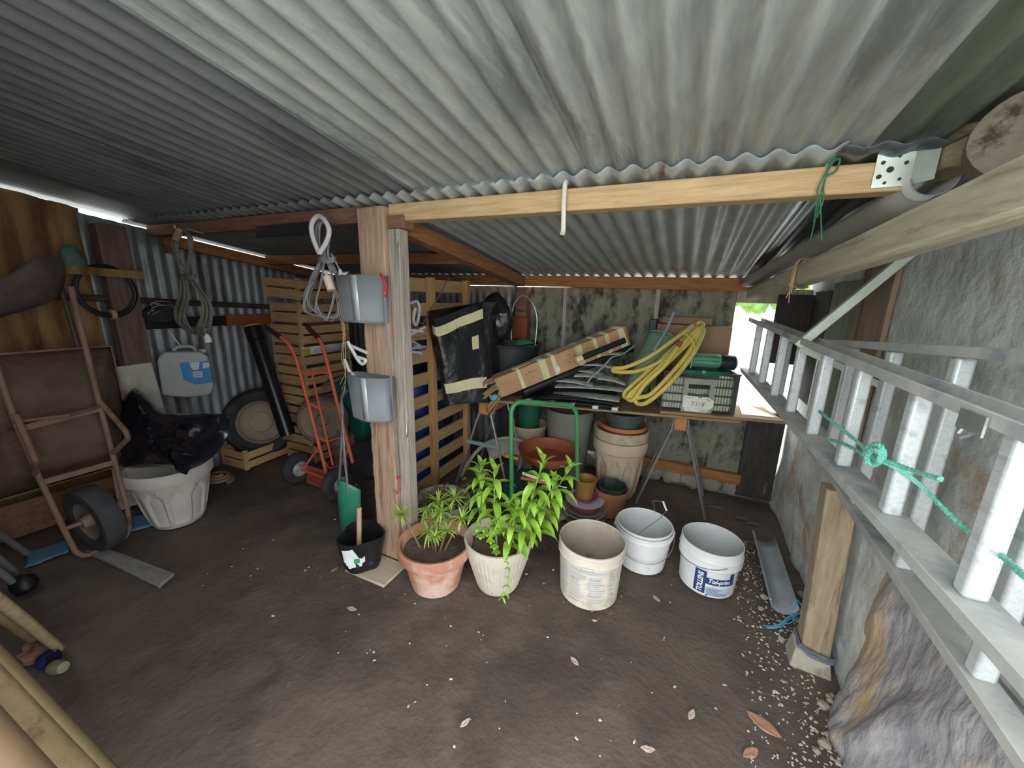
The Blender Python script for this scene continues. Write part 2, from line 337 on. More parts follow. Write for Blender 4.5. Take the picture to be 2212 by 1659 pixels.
q = MB().grid(lambda u, v: (lambda c, a: c+V(-cos(a)*.0515, 0, -sin(a)*.0485))(A_.lerp(B_, v*.022), pi*(.55+u*.42)), 10, 1); q.build('tape', mat('blue_tape', '#3c66b0', '#4b78c4', 8, .6), t)['label'] = 'blue tape'
# rafter, purlins, back beam
tag(MB().hexa([V(-1.38, 1.55, 1.79), V(-1.30, 1.55, 1.79), V(-1.30, 3.06, 1.592), V(-1.38, 3.06, 1.592), V(-1.38, 1.55, 1.872), V(-1.30, 1.55, 1.872), V(-1.30, 3.06, 1.68), V(-1.38, 3.06, 1.68)]).build('rafter', mat('rafter_wood', '#85583a', '#a1714b', 5, .85, 0, .3, 18, st=(14, 1.2, 14), c3='#60402a', c3s=2.5, c3t=.62), bev=.005), 'brown sloping rafter running from the post to the back wall', 'rafter')
xbeam(-3.58, -1.385, 2.30, 2.37, .075, M_woodb, 'purlin', 'brown purlin crossing the left bay halfway back', lambda x, y: zr(x, y)-.035)
xbeam(-1.381, .56, 3.07, 3.13, .088, M_woodb, 'back_beam', 'orange pine beam along the top of the back wall, right bay', lambda x, y: zr(x, y)-.032)
xbeam(-3.58, -1.382, 3.07, 3.13, .09, M_woodb, 'back_beam', 'darker beam along the top of the back wall, left bay', lambda x, y: zr(x, y)-.032)
tag(MB().bounds((-1.40, 3.08, 0), (-1.29, 3.18, 1.59)).build('back_post', M_woodd, bev=.005), 'dark post under the rafter against the back wall', 'post')
tag(MB().bounds((XL+.02, 1.56, 1.76), (XL+.07, 1.62, 1.9)).build('bracket_block', M_woodd), 'dark block at the left end of the roof beam', 'block')
tag(MB().hexa([V(XL+.01, 1.55, zr(XL, 1.55)-.14), V(XL+.06, 1.55, zr(XL, 1.55)-.14), V(XL+.06, 3.1, zr(XL, 3.1)-.14), V(XL+.01, 3.1, zr(XL, 3.1)-.14), V(XL+.01, 1.55, zr(XL, 1.55)-.06), V(XL+.06, 1.55, zr(XL, 1.55)-.06), V(XL+.06, 3.1, zr(XL, 3.1)-.06), V(XL+.01, 3.1, zr(XL, 3.1)-.06)]).build('eaves_plate', mat('eaves_wood', '#8d5b35', '#ad7a4c', 5, .85, 0, .3, 18, st=(14, 1.2, 14)), bev=.004), 'orange brown timber under the roof edge on the left wall', 'beam')
tag(MB().bounds((-3.585, 1.18, 0), (-3.48, 1.33, 1.90)).build('corner_post', mat('dull_reddish_post', '#5d4a45', '#75605a', 4, .9, 0, .3, 16, st=(9, 9, 1)), bev=.006), 'dark reddish post against the left wall beside the ochre sheet', 'post')
tag(MB().tube([V(-3.52, -.05, 1.50), V(-3.52, 2.9, 1.32)], .022, 10).build('wall_rail', mat('dark_rusty_pipe', '#3f2d29', '#53403a', 8, .8, .2, .2)), 'dark rusty rail running along the left wall', 'rail')
t = thing('wall_board', 'orange brown board with a black end across the left wall', 'board', (-3.5, 2, 1.3))
MB().bounds((-3.56, 1.34, 1.21), (-3.53, 1.88, 1.29)).build('black_end', M_black, t, bev=.003)
MB().bounds((-3.565, 1.882, 1.205), (-3.53, 3.0, 1.295)).build('timber', mat('orange_board', '#85472b', '#9c5a38', 5, .85, 0, .3, 18, st=(14, 1.2, 14)), t, bev=.003)
for i, (y, z) in enumerate([(.3, .04), (.62, .05), (.92, .045)]):
    tag(MB().bar(V(-3.56+.05*i, -.05, .05+.09*i), V(-3.52+.05*i, 1.2, .05+.075*i), .03, .085).build('floor_plank', M_woodd, bev=.004), ['lowest brown plank on edge at the foot of the left wall', 'middle brown plank on edge behind the barrow wheel', 'topmost brown plank of the three at the foot of the left wall'][i], 'plank')
# greenery far outside, seen through the gap in the back wall
t = thing('hedge', 'pale green foliage outside, seen through the gap in the back wall', 'hedge', (1.6, 12, -.06)); random.seed(77)
q = MB()
for k in range(70): q.blob((random.uniform(-.5, 4.5), 12+random.uniform(-.6, .6), random.uniform(1.55, 3.2)), random.uniform(.2, .45), k, .6, 10, 7, 3)
q.build('foliage', mat('hedge_leaf', '#6f9a4a', '#93bb68', 3, .8, 0, .5), t)
for x in (.4, 2.2, 3.8): MB().tube([V(x, 12, -.1), V(x, 12, 1.8)], .07, 8).build('trunk', M_woodd, t)
# ================================================================ right side: ladders, rope, short post, half pipe
def PLN(px, py, p0, n):
    d = ray(px, py); return CAM+d*((Vector(p0)-CAM).dot(Vector(n))/d.dot(Vector(n)))
M_alu = mat('dull_aluminium', '#cdd2d5', '#dde1e3', 14, .42, .25, .06, 60, st=(8, 1, 8), c3='#b5babd', c3s=3, c3t=.6)
M_alud = mat('dusty_aluminium_rail', '#adaeac', '#c6c6c2', 7, .75, .15, .12, 50, c3='#8b929a', c3s=3, c3t=.58)
L0 = V(.525, .90, .975); LD = V(-.0565, .9977, .0384)
t = thing('ladder', 'front aluminium ladder hung sideways along the right wall, tied with turquoise rope', 'ladder', (.48, 1.6, .98))
def lrail(a, b, nm, zt, zd, depth=.076, par=None, m=None):
    q = MB(); a, b = Vector(a), Vector(b)
    sX = V(1, 0, 0); zz = V(0, 0, 1)
    q.bar(a, b, depth, .006, zz)
    for sg in (-1, 1): q.bar(a+sX*sg*(depth/2-.003)+zz*zd*.011, b+sX*sg*(depth/2-.003)+zz*zd*.011, .006, .026, zz)
    return q.build(nm, m or M_alud, par, bev=.0015)
dX = V(.014, 0, 0)
lrail(L0-LD*.62+dX, L0+LD*2.12+dX, 'rail', 1, -1, par=t)
lrail(L0-LD*.62+dX+V(0, 0, .325), L0+LD*2.12+dX+V(0, 0, .325), 'rail', 1, 1, par=t)
for k in range(-2, 8):
    b = L0+LD*.28*k+dX
    MB().bar(b+V(0, 0, .003), b+V(0, 0, .322), .037, .036, V(0, 1, 0)).build('rung', M_alu, t, bev=.007)
q = MB(); b = L0+LD*.03+dX+V(-.041, 0, .322)
q.bounds(b+V(-.004, -.02, -.02), b+V(.0, .05, .018)); q.tube([b+V(-.006, 0, -.02), b+V(-.012, .01, -.03), b+V(-.01, .025, -.03), b+V(-.004, .03, -.02)], .004, 6); q.build('catch', M_steel, t)
t = thing('ladder', 'wider rear aluminium ladder behind the roped one, nearer the wall', 'ladder', (.6, 1.6, .8))
K0 = V(.60, .93, 0)
def lad2(y, top): return V(.640-.012*(y-.93), y, (1.408-.072*(y-.98)) if top else (.752+.078*(y-.98)))
lrail(lad2(.30, 0), lad2(2.95, 0), 'rail', 1, -1, .055, t); lrail(lad2(.30, 1), lad2(2.95, 1), 'rail', 1, 1, .055, t)
for k in range(-1, 7):
    y = .98+.325*k
    MB().bar(lad2(y, 0)+V(0, 0, .003), lad2(y, 1)-V(0, 0, .003), .036, .036, V(0, 1, 0)).build('rung', M_alu, t, bev=.007)
# wall bracket holding the ladders
M_zincw = mat('pale_zinc_angle', '#b9c2b6', '#cdd5ca', 9, .5, .3, .03)
t = thing('ladder_bracket', 'pale steel angle bracket over the ladders, slanting up to the wall', 'bracket', (.6, 1.93, 1.4))
a, b, c = AY(1722, 748, 1.95), AY(1897, 604, 1.95), AY(1762, 778, 1.95)
d_ = (b-a).normalized(); b2 = a+d_*((.775-a.x)/d_.x)
MB().bar(a, b2, .034, .034, V(0, 1, 0)).build('slanting_arm', M_zincw, t, bev=.002)
MB().bar(a+V(.01, 0, -.005), V(.77, 1.96, a.z-.15), .028, .028, V(0, 1, 0)).build('lower_arm', M_zincw, t, bev=.002)
# turquoise rope
M_rope = mat('turquoise_rope', '#6fc4b0', '#8fdcc8', 60, .8, 0, .5, 120, st=(1, 1, 1))
N_ = V(1, .0567, 0); P_ = L0+dX+V(-.026, 0, 0)
def rp(px, py, off=0): return PLN(px, py, P_-V(off, 0, 0), N_)
def rope(pts, r=.006):
    P = cr(pts, 8); q = MB(); N = len(P)
    for s_ in range(3):
        pp = []
        for i, p in enumerate(P):
            dd = (P[min(i+1, N-1)]-P[max(i-1, 0)]).normalized(); u, v = frame_for(dd); L_ = sum((P[j+1]-P[j]).length for j in range(0, i)); a_ = L_*150+s_*2*pi/3
            pp.append(p+(u*cos(a_)+v*sin(a_))*r*.45)
        q.tube(pp, r*.62, 6)
    return q
t = thing('rope', 'turquoise rope knotted around the rungs of the front ladder', 'rope', tuple(rp(1885, 990)))
rope([rp(1765, 885, -.04), rp(1790, 905), rp(1850, 952), rp(1885, 982, .012), rp(1960, 1012), rp(2032, 1035, .0)]).build('strand', M_rope, t)
rope([rp(1793, 950, -.01), rp(1830, 962), rp(1880, 990, .01), rp(1925, 1005, .004), rp(1990, 1050, -.05), rp(2070, 1130, -.06), rp(2140, 1180, -.05), rp(2214, 1245, .0), rp(2290, 1300, 0)]).build('strand', M_rope, t)
rope([rp(1945, 1030, -.07), rp(1940, 1060, -.08), rp(1934, 1110, -.09)]).build('strand', M_rope, t)
kn = [rp(1868, 985, .01), rp(1875, 965, .02), rp(1900, 962, .022), rp(1908, 985, .02), rp(1890, 1003, .014), rp(1872, 992, .026), rp(1884, 972, .03), rp(1902, 978, .028), rp(1896, 996, .024), rp(1878, 980, .014)]
rope(kn, .007).build('knot', M_rope, t)
# short post with concrete foot
t = thing('support_post', 'short weathered wooden post under the ladders by the right wall', 'post', (.66, 1.76, 0))
MB().hexa([V(.605, 1.70, .05), V(.705, 1.70, .05), V(.705, 1.78, .05), V(.605, 1.78, .05), V(.572, 1.72, .80), V(.672, 1.72, .80), V(.672, 1.80, .80), V(.572, 1.80, .80)]).build('timber', mat('weathered_post', '#94836c', '#ab9a82', 5, .9, 0, .4, 14, st=(12, 12, 1.2), c3='#766651', c3s=2, c3t=.6), t, bev=.006)
MB().hexa([V(.575, 1.68, -.02), V(.715, 1.67, -.02), V(.72, 1.80, -.02), V(.575, 1.80, -.02), V(.585, 1.69, .085), V(.70, 1.685, .06), V(.71, 1.79, .06), V(.585, 1.79, .09)]).rough(.012, 12).build('concrete_foot', mat('pale_concrete', '#a5a18f', '#bcb8a6', 8, .95, 0, .6, 22, c3='#7d7a6c', c3s=3), t, bev=.006)
q = MB(); random.seed(3)
for k in range(5):
    z = .075+.006*k
    q.tube(cr([V(.598+random.uniform(-.006, .002), 1.694, z), V(.65, 1.688+random.uniform(-.005, 0), z-.014+random.uniform(-.006, .006)), V(.712, 1.692, z-.018), V(.714, 1.75, z), V(.69, 1.79, z), V(.60, 1.79, z), V(.595, 1.74, z)], 5, True), .0035, 6, True)
q.build('wire_wrap', mat('grey_plastic_twine', '#5b6070', '#777c88', 20, .7), t)['label'] = 'grey wire wrapped round the foot'
# half pipe gutter on the floor and blue twine
t = thing('half_pipe', 'grey half round gutter piece lying on the floor by the short post', 'gutter', (.6, 2.25, 0))
A_, B_ = V(.598, 1.97, .066), V(.607, 2.60, .063)
q = MB().grid(lambda u, v: A_.lerp(B_, v)+V(-cos(pi*u)*.058, 0, -sin(pi*u)*.056), 16, 8)
q.build('channel', mat('grey_pvc', '#8b9198', '#9da3a9', 5, .5, 0, .05), t, solid=.003)
q = MB().tube([A_+V(-.06, 0, .004), B_+V(-.06, 0, .004)], .006, 8); q.build('rolled_edge', mat('grey_pvc'  , '#8b9198'), t)
q = MB(); random.seed(5)
tip = G(1655, 1355, .012); kn_ = G(1722, 1325, .03)
for k in range(6):
    j = lambda s_: V(random.uniform(-s_, s_), random.uniform(-s_, s_), random.uniform(0, s_*.5))
    q.tube(cr([kn_+j(.006)+V(.015, .01, .02), kn_+j(.01), G(1705, 1340, .02)+j(.012), G(1680, 1352, .012)+j(.01), tip+j(.006)], 6), .0022, 5)
for k in range(4): q.tube(cr([kn_+V(.01, .02, .0), kn_+V(random.uniform(-.02, .02), .03, .02), kn_+V(.0, .04, .045), kn_+V(.02, .02, .03)], 6), .0022, 5)
tag(q.build('baler_twine', mat('blue_twine', '#4aa0cf', '#6cbbe2', 20, .7)), 'bright blue twine tuft on the floor at the foot of the short post', 'twine')
# things hanging from roof
q = MB().tube(cr([V(-.468, 1.56, 1.90), V(-.468, 1.545, 1.922), V(-.468, 1.50, 1.93), V(-.468, 1.455, 1.918), V(-.468, 1.447, 1.86), V(-.467, 1.45, 1.80), V(-.464, 1.445, 1.755), V(-.463, 1.435, 1.738)], 6), .0095, 10)
t = thing('hanging_hook', 'cream plastic tube hook hanging over the pale roof beam', 'hook', (-.468, 1.5, 1.74))
q.build('tube', mat('cream_tube', '#d8d2c4', '#e4dfd2', 9, .55), t)
MB().lathe([(.0005, 0), (.005, 0), (.005, .002), (.0005, .002)], (-.463, 1.432, 1.729), 10, V(0, -.6, -.8)).build('open_end', mat('dark_hole', '#222'), t)
q = MB(); random.seed(11)
S0 = V(.325, 1.458, 1.915)
for k in range(4):
    e = [AY(1765, 470, 1.45), AY(1750, 520, 1.5), AY(1775, 520, 1.45), AY(1758, 480, 1.47)][k]
    q.tube(cr([S0+V(random.uniform(-.01, .01), 0, 0), AY(1778, 400, 1.452)+V(random.uniform(-.012, .012), 0, 0), AY(1770, 430, 1.45)+V(random.uniform(-.012, .012), 0, 0), e], 6), .0018, 5)
q.tube(cr([S0+V(-.006, -.005, -.02), S0+V(.015, -.004, -.01), S0+V(.012, 0, -.04), S0+V(-.01, -.004, -.045), S0+V(.02, 0, .02)], 6), .003, 5)
tag(q.build('green_string', mat('dark_green_string', '#2f6b4d', '#3d8260', 20, .7)), 'thin green string tied around the pale roof beam, dangling', 'string')
q = MB()
A_ = V(.402, 1.97, 1.674)
for k in range(5): q.tube(cr([A_+V(.0, 0, .006), A_+V(-.016, -.02, -.01), A_+V(random.uniform(-.026, -.018), -.02, -.09), A_+V(random.uniform(-.034, -.018), -.02, -.17+.02*k)], 5), .0022, 5)
q.tube(cr([A_+V(.04, .05, .010), A_+V(.0, .02, .008), A_+V(-.018, .0, -.02), A_+V(-.014, .03, -.085), A_+V(.02, .06, -.105), A_+V(.06, .10, -.10)], 6), .005, 6)
tag(q.build('rail_twine', mat('tan_twine', '#a08664', '#b89c78', 20, .8)), 'tan twine looped around the weathered rail with a frayed end', 'twine')
# ================================================================ buckets and pots on the floor in front
def toward(c): d = Vector((-c[0], -c[1], 0)); return math.atan2(d.y, d.x)
def wrap(mb, c, rf, a0, z0):
    """bend a flat (x, y) mesh round an upright axis: x runs round to the right, y is height"""
    out = MB()
    vs = []
    for v in mb.v:
        z = z0+v.y; r = rf(z); a = a0+v.x/r; vs.append(V(c[0]+r*cos(a), c[1]+r*sin(a), c[2]+z))
    out.add(vs, mb.f); return out
def patch(x0, y0, x1, y1, n=10):
    return MB().grid(lambda u, v: V(x0+(x1-x0)*u, y0+(y1-y0)*v, 0), n, 2)
M_whiteb = mat('white_bucket_plastic', '#d9dadb', '#e8e9ea', 5, .42, 0, .03, c3='#c3c4c2', c3s=4, c3t=.66)
M_dirtyb = mat('dirty_cream_bucket', '#cbc3b4', '#ddd6c8', 6, .7, 0, .1, c3='#aba08e', c3s=5, c3t=.6)
M_plaster = mat('plaster_residue', '#a89d8d', '#bdb2a2', 7, .95, 0, .4, c3='#7f7465', c3s=6, c3t=.62)
M_wire = mat('bucket_wire', '#8d9093', '#a3a6a8', 10, .4, .7, 0)
M_grey = mat('faded_grey_print', '#b0b2b5', '#c0c2c4', 12, .7, 0, 0)
M_blue = mat('navy_print', '#2c4270', '#33497a', 8, .5, 0, 0)
M_wtxt = mat('white_print', '#eef0f2')
def bucket_shell(t, c, rb, rt, h, m, rim, inside=None, dep=.0):
    q = MB(); prof = [(.001, .0), (rb-.006, 0), (rb, .005), (rb+(rt-rb)*.96, h-.004)]
    q.lathe(prof, c, 48); q.build('body', m, t, solid=0)
    q = MB(); wt = .004
    q.lathe([(rt-wt, h), (rb-wt, .012), (.001, .010)], c, 48); q.build('inside', inside or m, t)
    q = MB(); q.lathe([(a*1.0, b) for a, b in rim], c, 48); q.build('rim', m, t)
def bail(t, c, r, z0, ang, drop, sw, m=M_wire, rr=.0023, grip=None):
    """wire handle: from side to side of the bucket, hanging at 'drop' height on the side 'ang'"""
    P = []
    for k in range(25):
        a = pi*k/24; f = sin(a)
        d = V(cos(ang), sin(ang), 0); s_ = V(-sin(ang), cos(ang), 0)
        P.append(Vector(c)+s_*(r*cos(a))+d*(r*sw*f)+V(0, 0, z0+(drop-z0)*f**.8))
    MB().tube(P, rr, 7).build('handle', m, t)
    if grip: MB().tube([P[11], P[12], P[13]], .008, 10).build('grip', grip, t)
# 1: dirty tall bucket
c = (-.31, 1.713, 0); t = thing('bucket', '', 'bucket', c); t['label'] = 'dirty cream plastic bucket with faded grey printed label and stained inside'
rb, rt, h = .148, .165, .305
bucket_shell(t, c, rb, rt, h, M_dirtyb, [(rt-.004, h-.002), (rt-.003, h+.003), (rt+.003, h+.002), (rt+.004, h-.012), (rt+.001, h-.016), (rt+.002, h-.05), (rt+.005, h-.053), (rt+.004, h-.06), (rt-.003, h-.062)], M_plaster)
rf = lambda z: rb+(rt-rb)*z/h+.0016
a0 = toward(c); q = MB(); random.seed(21)
for colx, cw in ((-.155, .05), (-.098, .088), (.0, .088), (.10, .045)):
    z = .225
    if cw > .08: z = .195
    while z > .035:
        L_ = cw*random.uniform(.55, 1); hh = random.choice((.0035, .0035, .0045, .007))
        q2 = wrap(patch(colx, 0, colx+L_, hh, 6), c, rf, a0, z); q.add(q2.v, q2.f); z -= hh+random.uniform(.004, .010)
q.build('printed_text', M_grey, t)
q = MB()
for a, b in (((-.10, .213), (.085, .228)),):
    q2 = wrap(patch(a[0], a[1], b[0], b[1], 14), c, rf, a0, 0); q.add(q2.v, q2.f)
q.build('label_band', M_grey, t)
q = wrap(MB().grid(lambda u, v: V(-.04+.06*u, v*.012, 0), 8, 1), c, lambda z: rt+.008, a0, h-.062); q.build('lid_tab', M_dirtyb, t, solid=.004)
# 2: two nested white buckets
c = (-.085, 2.075, 0); t = thing('bucket', 'white bucket with a second white bucket nested in it, middle one', 'bucket', c)
t['label'] = 'outer plain white bucket, with wire handle hanging in front, another bucket nested inside'
rb, rt, h = .130, .158, .235
bucket_shell(t, c, rb, rt, h, M_whiteb, [(rt-.004, h-.002), (rt, h+.003), (rt+.005, h), (rt+.005, h-.014), (rt-.002, h-.016), (rt+.002, h-.03), (rt-.004, h-.032)], M_whiteb)
bail(t, c, rt+.008, h-.02, toward(c)+.12, .10, 1.0)
sd = toward(c)+.12+pi/2
for sg in (-1, 1): MB().lathe([(.001, 0), (.012, 0), (.01, .008), (.001, .008)], (c[0]+sg*cos(sd)*(rt+.001), c[1]+sg*sin(sd)*(rt+.001), h-.02), 10, (sg*cos(sd), sg*sin(sd), 0)).build('ear', M_whiteb, t)
t = thing('bucket', 'x', 'bucket', (c[0], c[1], .012)); t['label'] = 'inner white bucket nested in another, wire handle with white grip raised over its rim'
c2 = (c[0], c[1], .014); bucket_shell(t, c2, rb-.012, rt-.008, h, M_whiteb, [(rt-.012, h-.002), (rt-.008, h+.005), (rt-.003, h+.003), (rt-.003, h-.006), (rt-.009, h-.008)], mat('grey_white_inside', '#c0c3c4', '#d2d4d4', 6, .6, 0, .1, c3='#a3a7a8', c3s=4, c3t=.64))
e1, e2 = V(c[0]-.02, c[1]-.125, h+.012), V(c[0]+.05, c[1]+.14, h+.012)
g1, g2 = AY(1432, 1083, 2.12), AY(1440, 1103, 2.10)
hd_ = MB().tube([e1, AY(1425, 1120, 2.05), g2], .0023, 6).build('handle', M_wire, t); MB().tube([g1, AY(1410, 1082, 2.14), e2], .0023, 6).build('handle', M_wire, t)
MB().tube([g1, g1.lerp(g2, .06), g1.lerp(g2, .94), g2], [.007, .0055, .0055, .007], 10).build('grip', mat('white_grip', '#d9dddd'), hd_)
# 3: white paint bucket with blue label
c = (.262, 2.067, 0); t = thing('bucket', 'white paint bucket with navy blue printed label, right end of the row', 'bucket', c)
rb, rt, h = .136, .149, .262
bucket_shell(t, c, rb, rt, h, M_whiteb, [(rt-.004, h-.003), (rt-.002, h+.002), (rt+.002, h), (rt+.003, h-.045), (rt+.007, h-.05), (rt+.007, h-.056), (rt+.003, h-.06), (rt+.003, h-.085), (rt+.006, h-.09), (rt+.005, h-.096), (rt-.004, h-.098)], mat('grey_white_inside', '#c0c3c4'))
rf = lambda z: rb+(rt-rb)*z/h+.0012; rf2 = lambda z: rb+(rt-rb)*z/h+.0020
a0 = toward(c)-.17
lp_ = wrap(patch(-.030, .020, .026, .155), c, rf, a0, 0).build('label_panel', M_blue, t)
lb_ = wrap(patch(.026, .082, .168, .122, 16), c, rf, a0, 0).build('label_band', M_blue, t)
wrap(patch(.142, .122, .168, .152, 4), c, rf, a0, 0).build('label_band', M_blue, t)
lf_ = wrap(patch(.028, .022, .162, .066, 14), c, lambda z: rf(z)-.0004, a0, 0).build('label_field', mat('pale_blue_print', '#b3c0d6', '#c3cee0'), t)
q = text_mb('TOLLENS', .036, (.0, 0, 0), (1, 0, 0), (0, 1, 0), .12, .0012)
q.v = [V(.011-v.y, .024+v.x*.80, 0) for v in q.v]; wrap(q, c, rf2, a0, 0).build('lettering', M_wtxt, lp_)
q = text_mb('Tol-prim', .034, (.034, .094, 0), (.9, 0, 0), (0, 1, 0), .25, .001); wrap(q, c, rf2, a0, 0).build('lettering', M_wtxt, lb_)
q = MB(); random.seed(4)
for k in range(9):
    q2 = wrap(patch(.034, .066-.006*k if k else .070, .034+random.uniform(.05, .11), .0685-.006*k if k else .0735, 8), c, rf2, a0, 0); q.add(q2.v, q2.f)
q2 = wrap(patch(.030, .010, .040, .018, 2), c, rf2, a0, 0); q.add(q2.v, q2.f)
q.build('small_print', mat('slate_print', '#5c6f93'), lf_)
q = MB()
for a, b, c_, d_ in ((.026, .066, .036, .084), (.036, .067, .098, .078)):
    q2 = wrap(patch(a, b, c_, d_, 8), c, rf2, a0, 0); q.add(q2.v, q2.f)
q.build('label_strip', M_wtxt, t)
bail(t, c, rt+.008, h-.06, toward(c)-1.0, h-.10, .98)
# ---- terracotta pot with spiky plant
def soil(t, c, r, z, m=None, seed=0):
    q = MB().lathe([(.001, .01), (r*.3, .008), (r*.6, .004), (r*.85, .004), (r, 0)], (c[0], c[1], c[2]+z), 24); q.rough(.008, 30, seed); q.build('soil', m or mat('potting_soil', '#4c3f37', '#6a594d', 14, .95, 0, .7, 50), t)
def leaf(q, b, d, L, wd, droop=.6, n=7, fold=.25, up=Z):
    d = Vector(d).normalized(); p = Vector(b); pts = []
    for k in range(n+1):
        pts.append(p.copy()); s_ = L/n; p = p+d*s_; d = (d+V(0, 0, -droop/n)).normalized()
    for k in range(n+1):
        dd = (pts[min(k+1, n)]-pts[max(k-1, 0)]).normalized(); side = dd.cross(Z)
        if side.length < .05: side = dd.cross(V(1, .3, 0))
        side.normalize(); nn = side.cross(dd).normalized()
        f = k/n; w_ = wd*(min(1, .35+f*2.2) if f < .3 else max(0, 1-((f-.3)/.7)**2.2))
        if k == 0: o = len(q.v)
        q.v += [pts[k]-side*w_/2+nn*fold*w_*.5, pts[k].copy(), pts[k]+side*w_/2+nn*fold*w_*.5]
    for k in range(n):
        a = o+3*k; q.f += [(a, a+1, a+4, a+3), (a+1, a+2, a+5, a+4)]
M_terra = mat('weathered_terracotta', '#b07a62', '#c48e76', 5, .85, 0, .2, c3='#d3b3a6', c3s=3.2, c3t=.54)
M_soil = mat('potting_soil', '#4c3f37', '#6a594d', 14, .95, 0, .7, 50)
c = (-1.06, 1.40, 0); t = thing('potted_plant', 'weathered terracotta pot holding a spiky yellow-green plant, beside the post', 'potted plant', c)
MB().lathe([(.001, .0), (.118, 0), (.126, .006), (.168, .188), (.186, .19), (.194, .205), (.196, .250), (.190, .256), (.178, .254), (.165, .19), (.12, .02), (.001, .02)], c, 56).build('pot', M_terra, t)
soil(t, c, .168, .20)
M_spike = mat('spiky_leaf', '#86a83c', '#a9c65a', 30, .5, 0, .05, c3='#d3d68a', c3s=40, c3t=.6)
random.seed(8)
ros = [(868, 1112, 1.36, .075), (935, 1122, 1.40, .085), (948, 1085, 1.50, .095), (982, 1078, 1.50, .085), (998, 1122, 1.40, .075), (966, 1146, 1.33, .06), (925, 1150, 1.34, .075), (940, 1160, 1.30, .05), (955, 1105, 1.43, .08), (920, 1100, 1.45, .07)]
qs = MB(); ql = MB()
for px, py, Y, L_ in ros:
    p = AY(px, py, Y); base = V(c[0]+(p.x-c[0])*.35, c[1]+(p.y-c[1])*.35+.0, .21)
    if px == 868: base = V(-1.13, 1.36, .21)
    qs.tube(cr([base, base.lerp(p, .5)+V(0, 0, .012), p], 5), [.005]*10+[.004], 6)
    for k in range(26):
        a = k*2.4+random.uniform(-.3, .3); el = random.uniform(-.35, 1.1)
        leaf(ql, p, (cos(a)*cos(el), sin(a)*cos(el), sin(el)), L_*random.uniform(.8, 1.2), .0085, random.uniform(.5, 1.3), 5, .3)
qs.build('stems', mat('brown_green_stem', '#6f6b46', '#857f58'), t); ql.build('leaves', M_spike, t)
# ---- concrete pot with lilies
c = (-.757, 1.532, 0); t = thing('potted_plant', 'fluted pale concrete pot with tall bright green leafy stalks', 'potted plant', c)
M_conc = mat('pale_cast_stone', '#bdb5a4', '#d0c9ba', 8, .92, 0, .35, 40, c3='#9f9684', c3s=12, c3t=.66)
def flute(a, j): return 1+(.018*(abs(sin(a*22))-.6) if 2 <= j <= 9 else 0)
prof = [(.001, 0), (.088, 0), (.104, .012), (.113, .03), (.120, .055), (.130, .09), (.140, .125), (.150, .16), (.159, .195), (.165, .222), (.172, .25), (.178, .285), (.177, .292), (.168, .294), (.160, .285), (.145, .21), (.09, .03), (.001, .03)]
MB().lathe(prof, c, 264, mod=flute).build('pot', M_conc, t)
soil(t, c, .152, .235, M_soil, 3)
M_lily = mat('lily_leaf', '#74a02c', '#98c247', 20, .38, 0, .05, 60, c3='#b4d66c', c3s=9, c3t=.62)
qs = MB(); ql = MB(); random.seed(15)
stalk = [((1037, 1150), (1040, 998), 1.60, 1.58), ((1074, 1172), (1068, 1006), 1.48, 1.47), ((1115, 1185), (1178, 984), 1.46, 1.43), ((1138, 1165), (1205, 1030), 1.54, 1.55), ((1132, 1170), (1240, 1000), 1.58, 1.62), ((1098, 1180), (1120, 1085), 1.45, 1.40)]
for (bx, by), (tx, ty), Yb, Yt in stalk:
    b = AY(bx, by, Yb); b.z = .238; p = AY(tx, ty, Yt); P = cr([b, b.lerp(p, .5)+V(-.006, 0, .012), p], 8)
    qs.tube(P, [.0055-.003*i/(len(P)-1) for i in range(len(P))], 7)
    H = (p-b).length; nl = 24 if H > .2 else 9
    for k in range(nl):
        f = .26+.72*k/nl; i = min(int(f*(len(P)-1)), len(P)-2); pp = P[i].lerp(P[i+1], f*(len(P)-1)-i)
        a = k*2.4+random.uniform(-.25, .25)
        if f < .8: leaf(ql, pp, (cos(a), sin(a), random.uniform(.3, .8)), random.uniform(.10, .155), random.uniform(.029, .040), random.uniform(1.5, 2.6), 9, .3)
        else: leaf(ql, pp, (cos(a)*.8, sin(a)*.8, random.uniform(.6, 1.4)), random.uniform(.06, .09), .025, random.uniform(.3, 1.2), 7, .4)
qs.build('stems', mat('green_stem', '#7e9a3e', '#94ad52'), t); ql.build('leaves', M_lily, t)
# trailing vine and a light round-leaved weed in the same pot
q = MB(); P = cr([AY(1088, 1196, 1.39), AY(1093, 1206, 1.352), AY(1097, 1222, 1.345), AY(1099, 1250, 1.365), AY(1094, 1275, 1.385), AY(1085, 1292, 1.395)], 6); q.tube(P, .0013, 5)
for i in range(5, len(P), 4):
    for s_ in (-1, 1): leaf(q, P[i], (s_*.8, -.5, .1-.02*i), .018 if i < 18 else .035, .010, .8, 5)
q.build('vine', M_lily, t)
q = MB(); random.seed(2)
for px, py in ((1030, 1142), (1045, 1143), (1052, 1152), (1038, 1158), (1060, 1168), (1068, 1180), (1072, 1192)):
    p = AY(px, py, 1.44)
    for k in range(5): a = k*1.3; leaf(q, p, (cos(a), sin(a), .3), .026, .024, 1.4, 5, .15)
q.build('weed', mat('pale_weed_leaf', '#8cbf3d', '#a7d259', 20, .45, 0, .05), t)
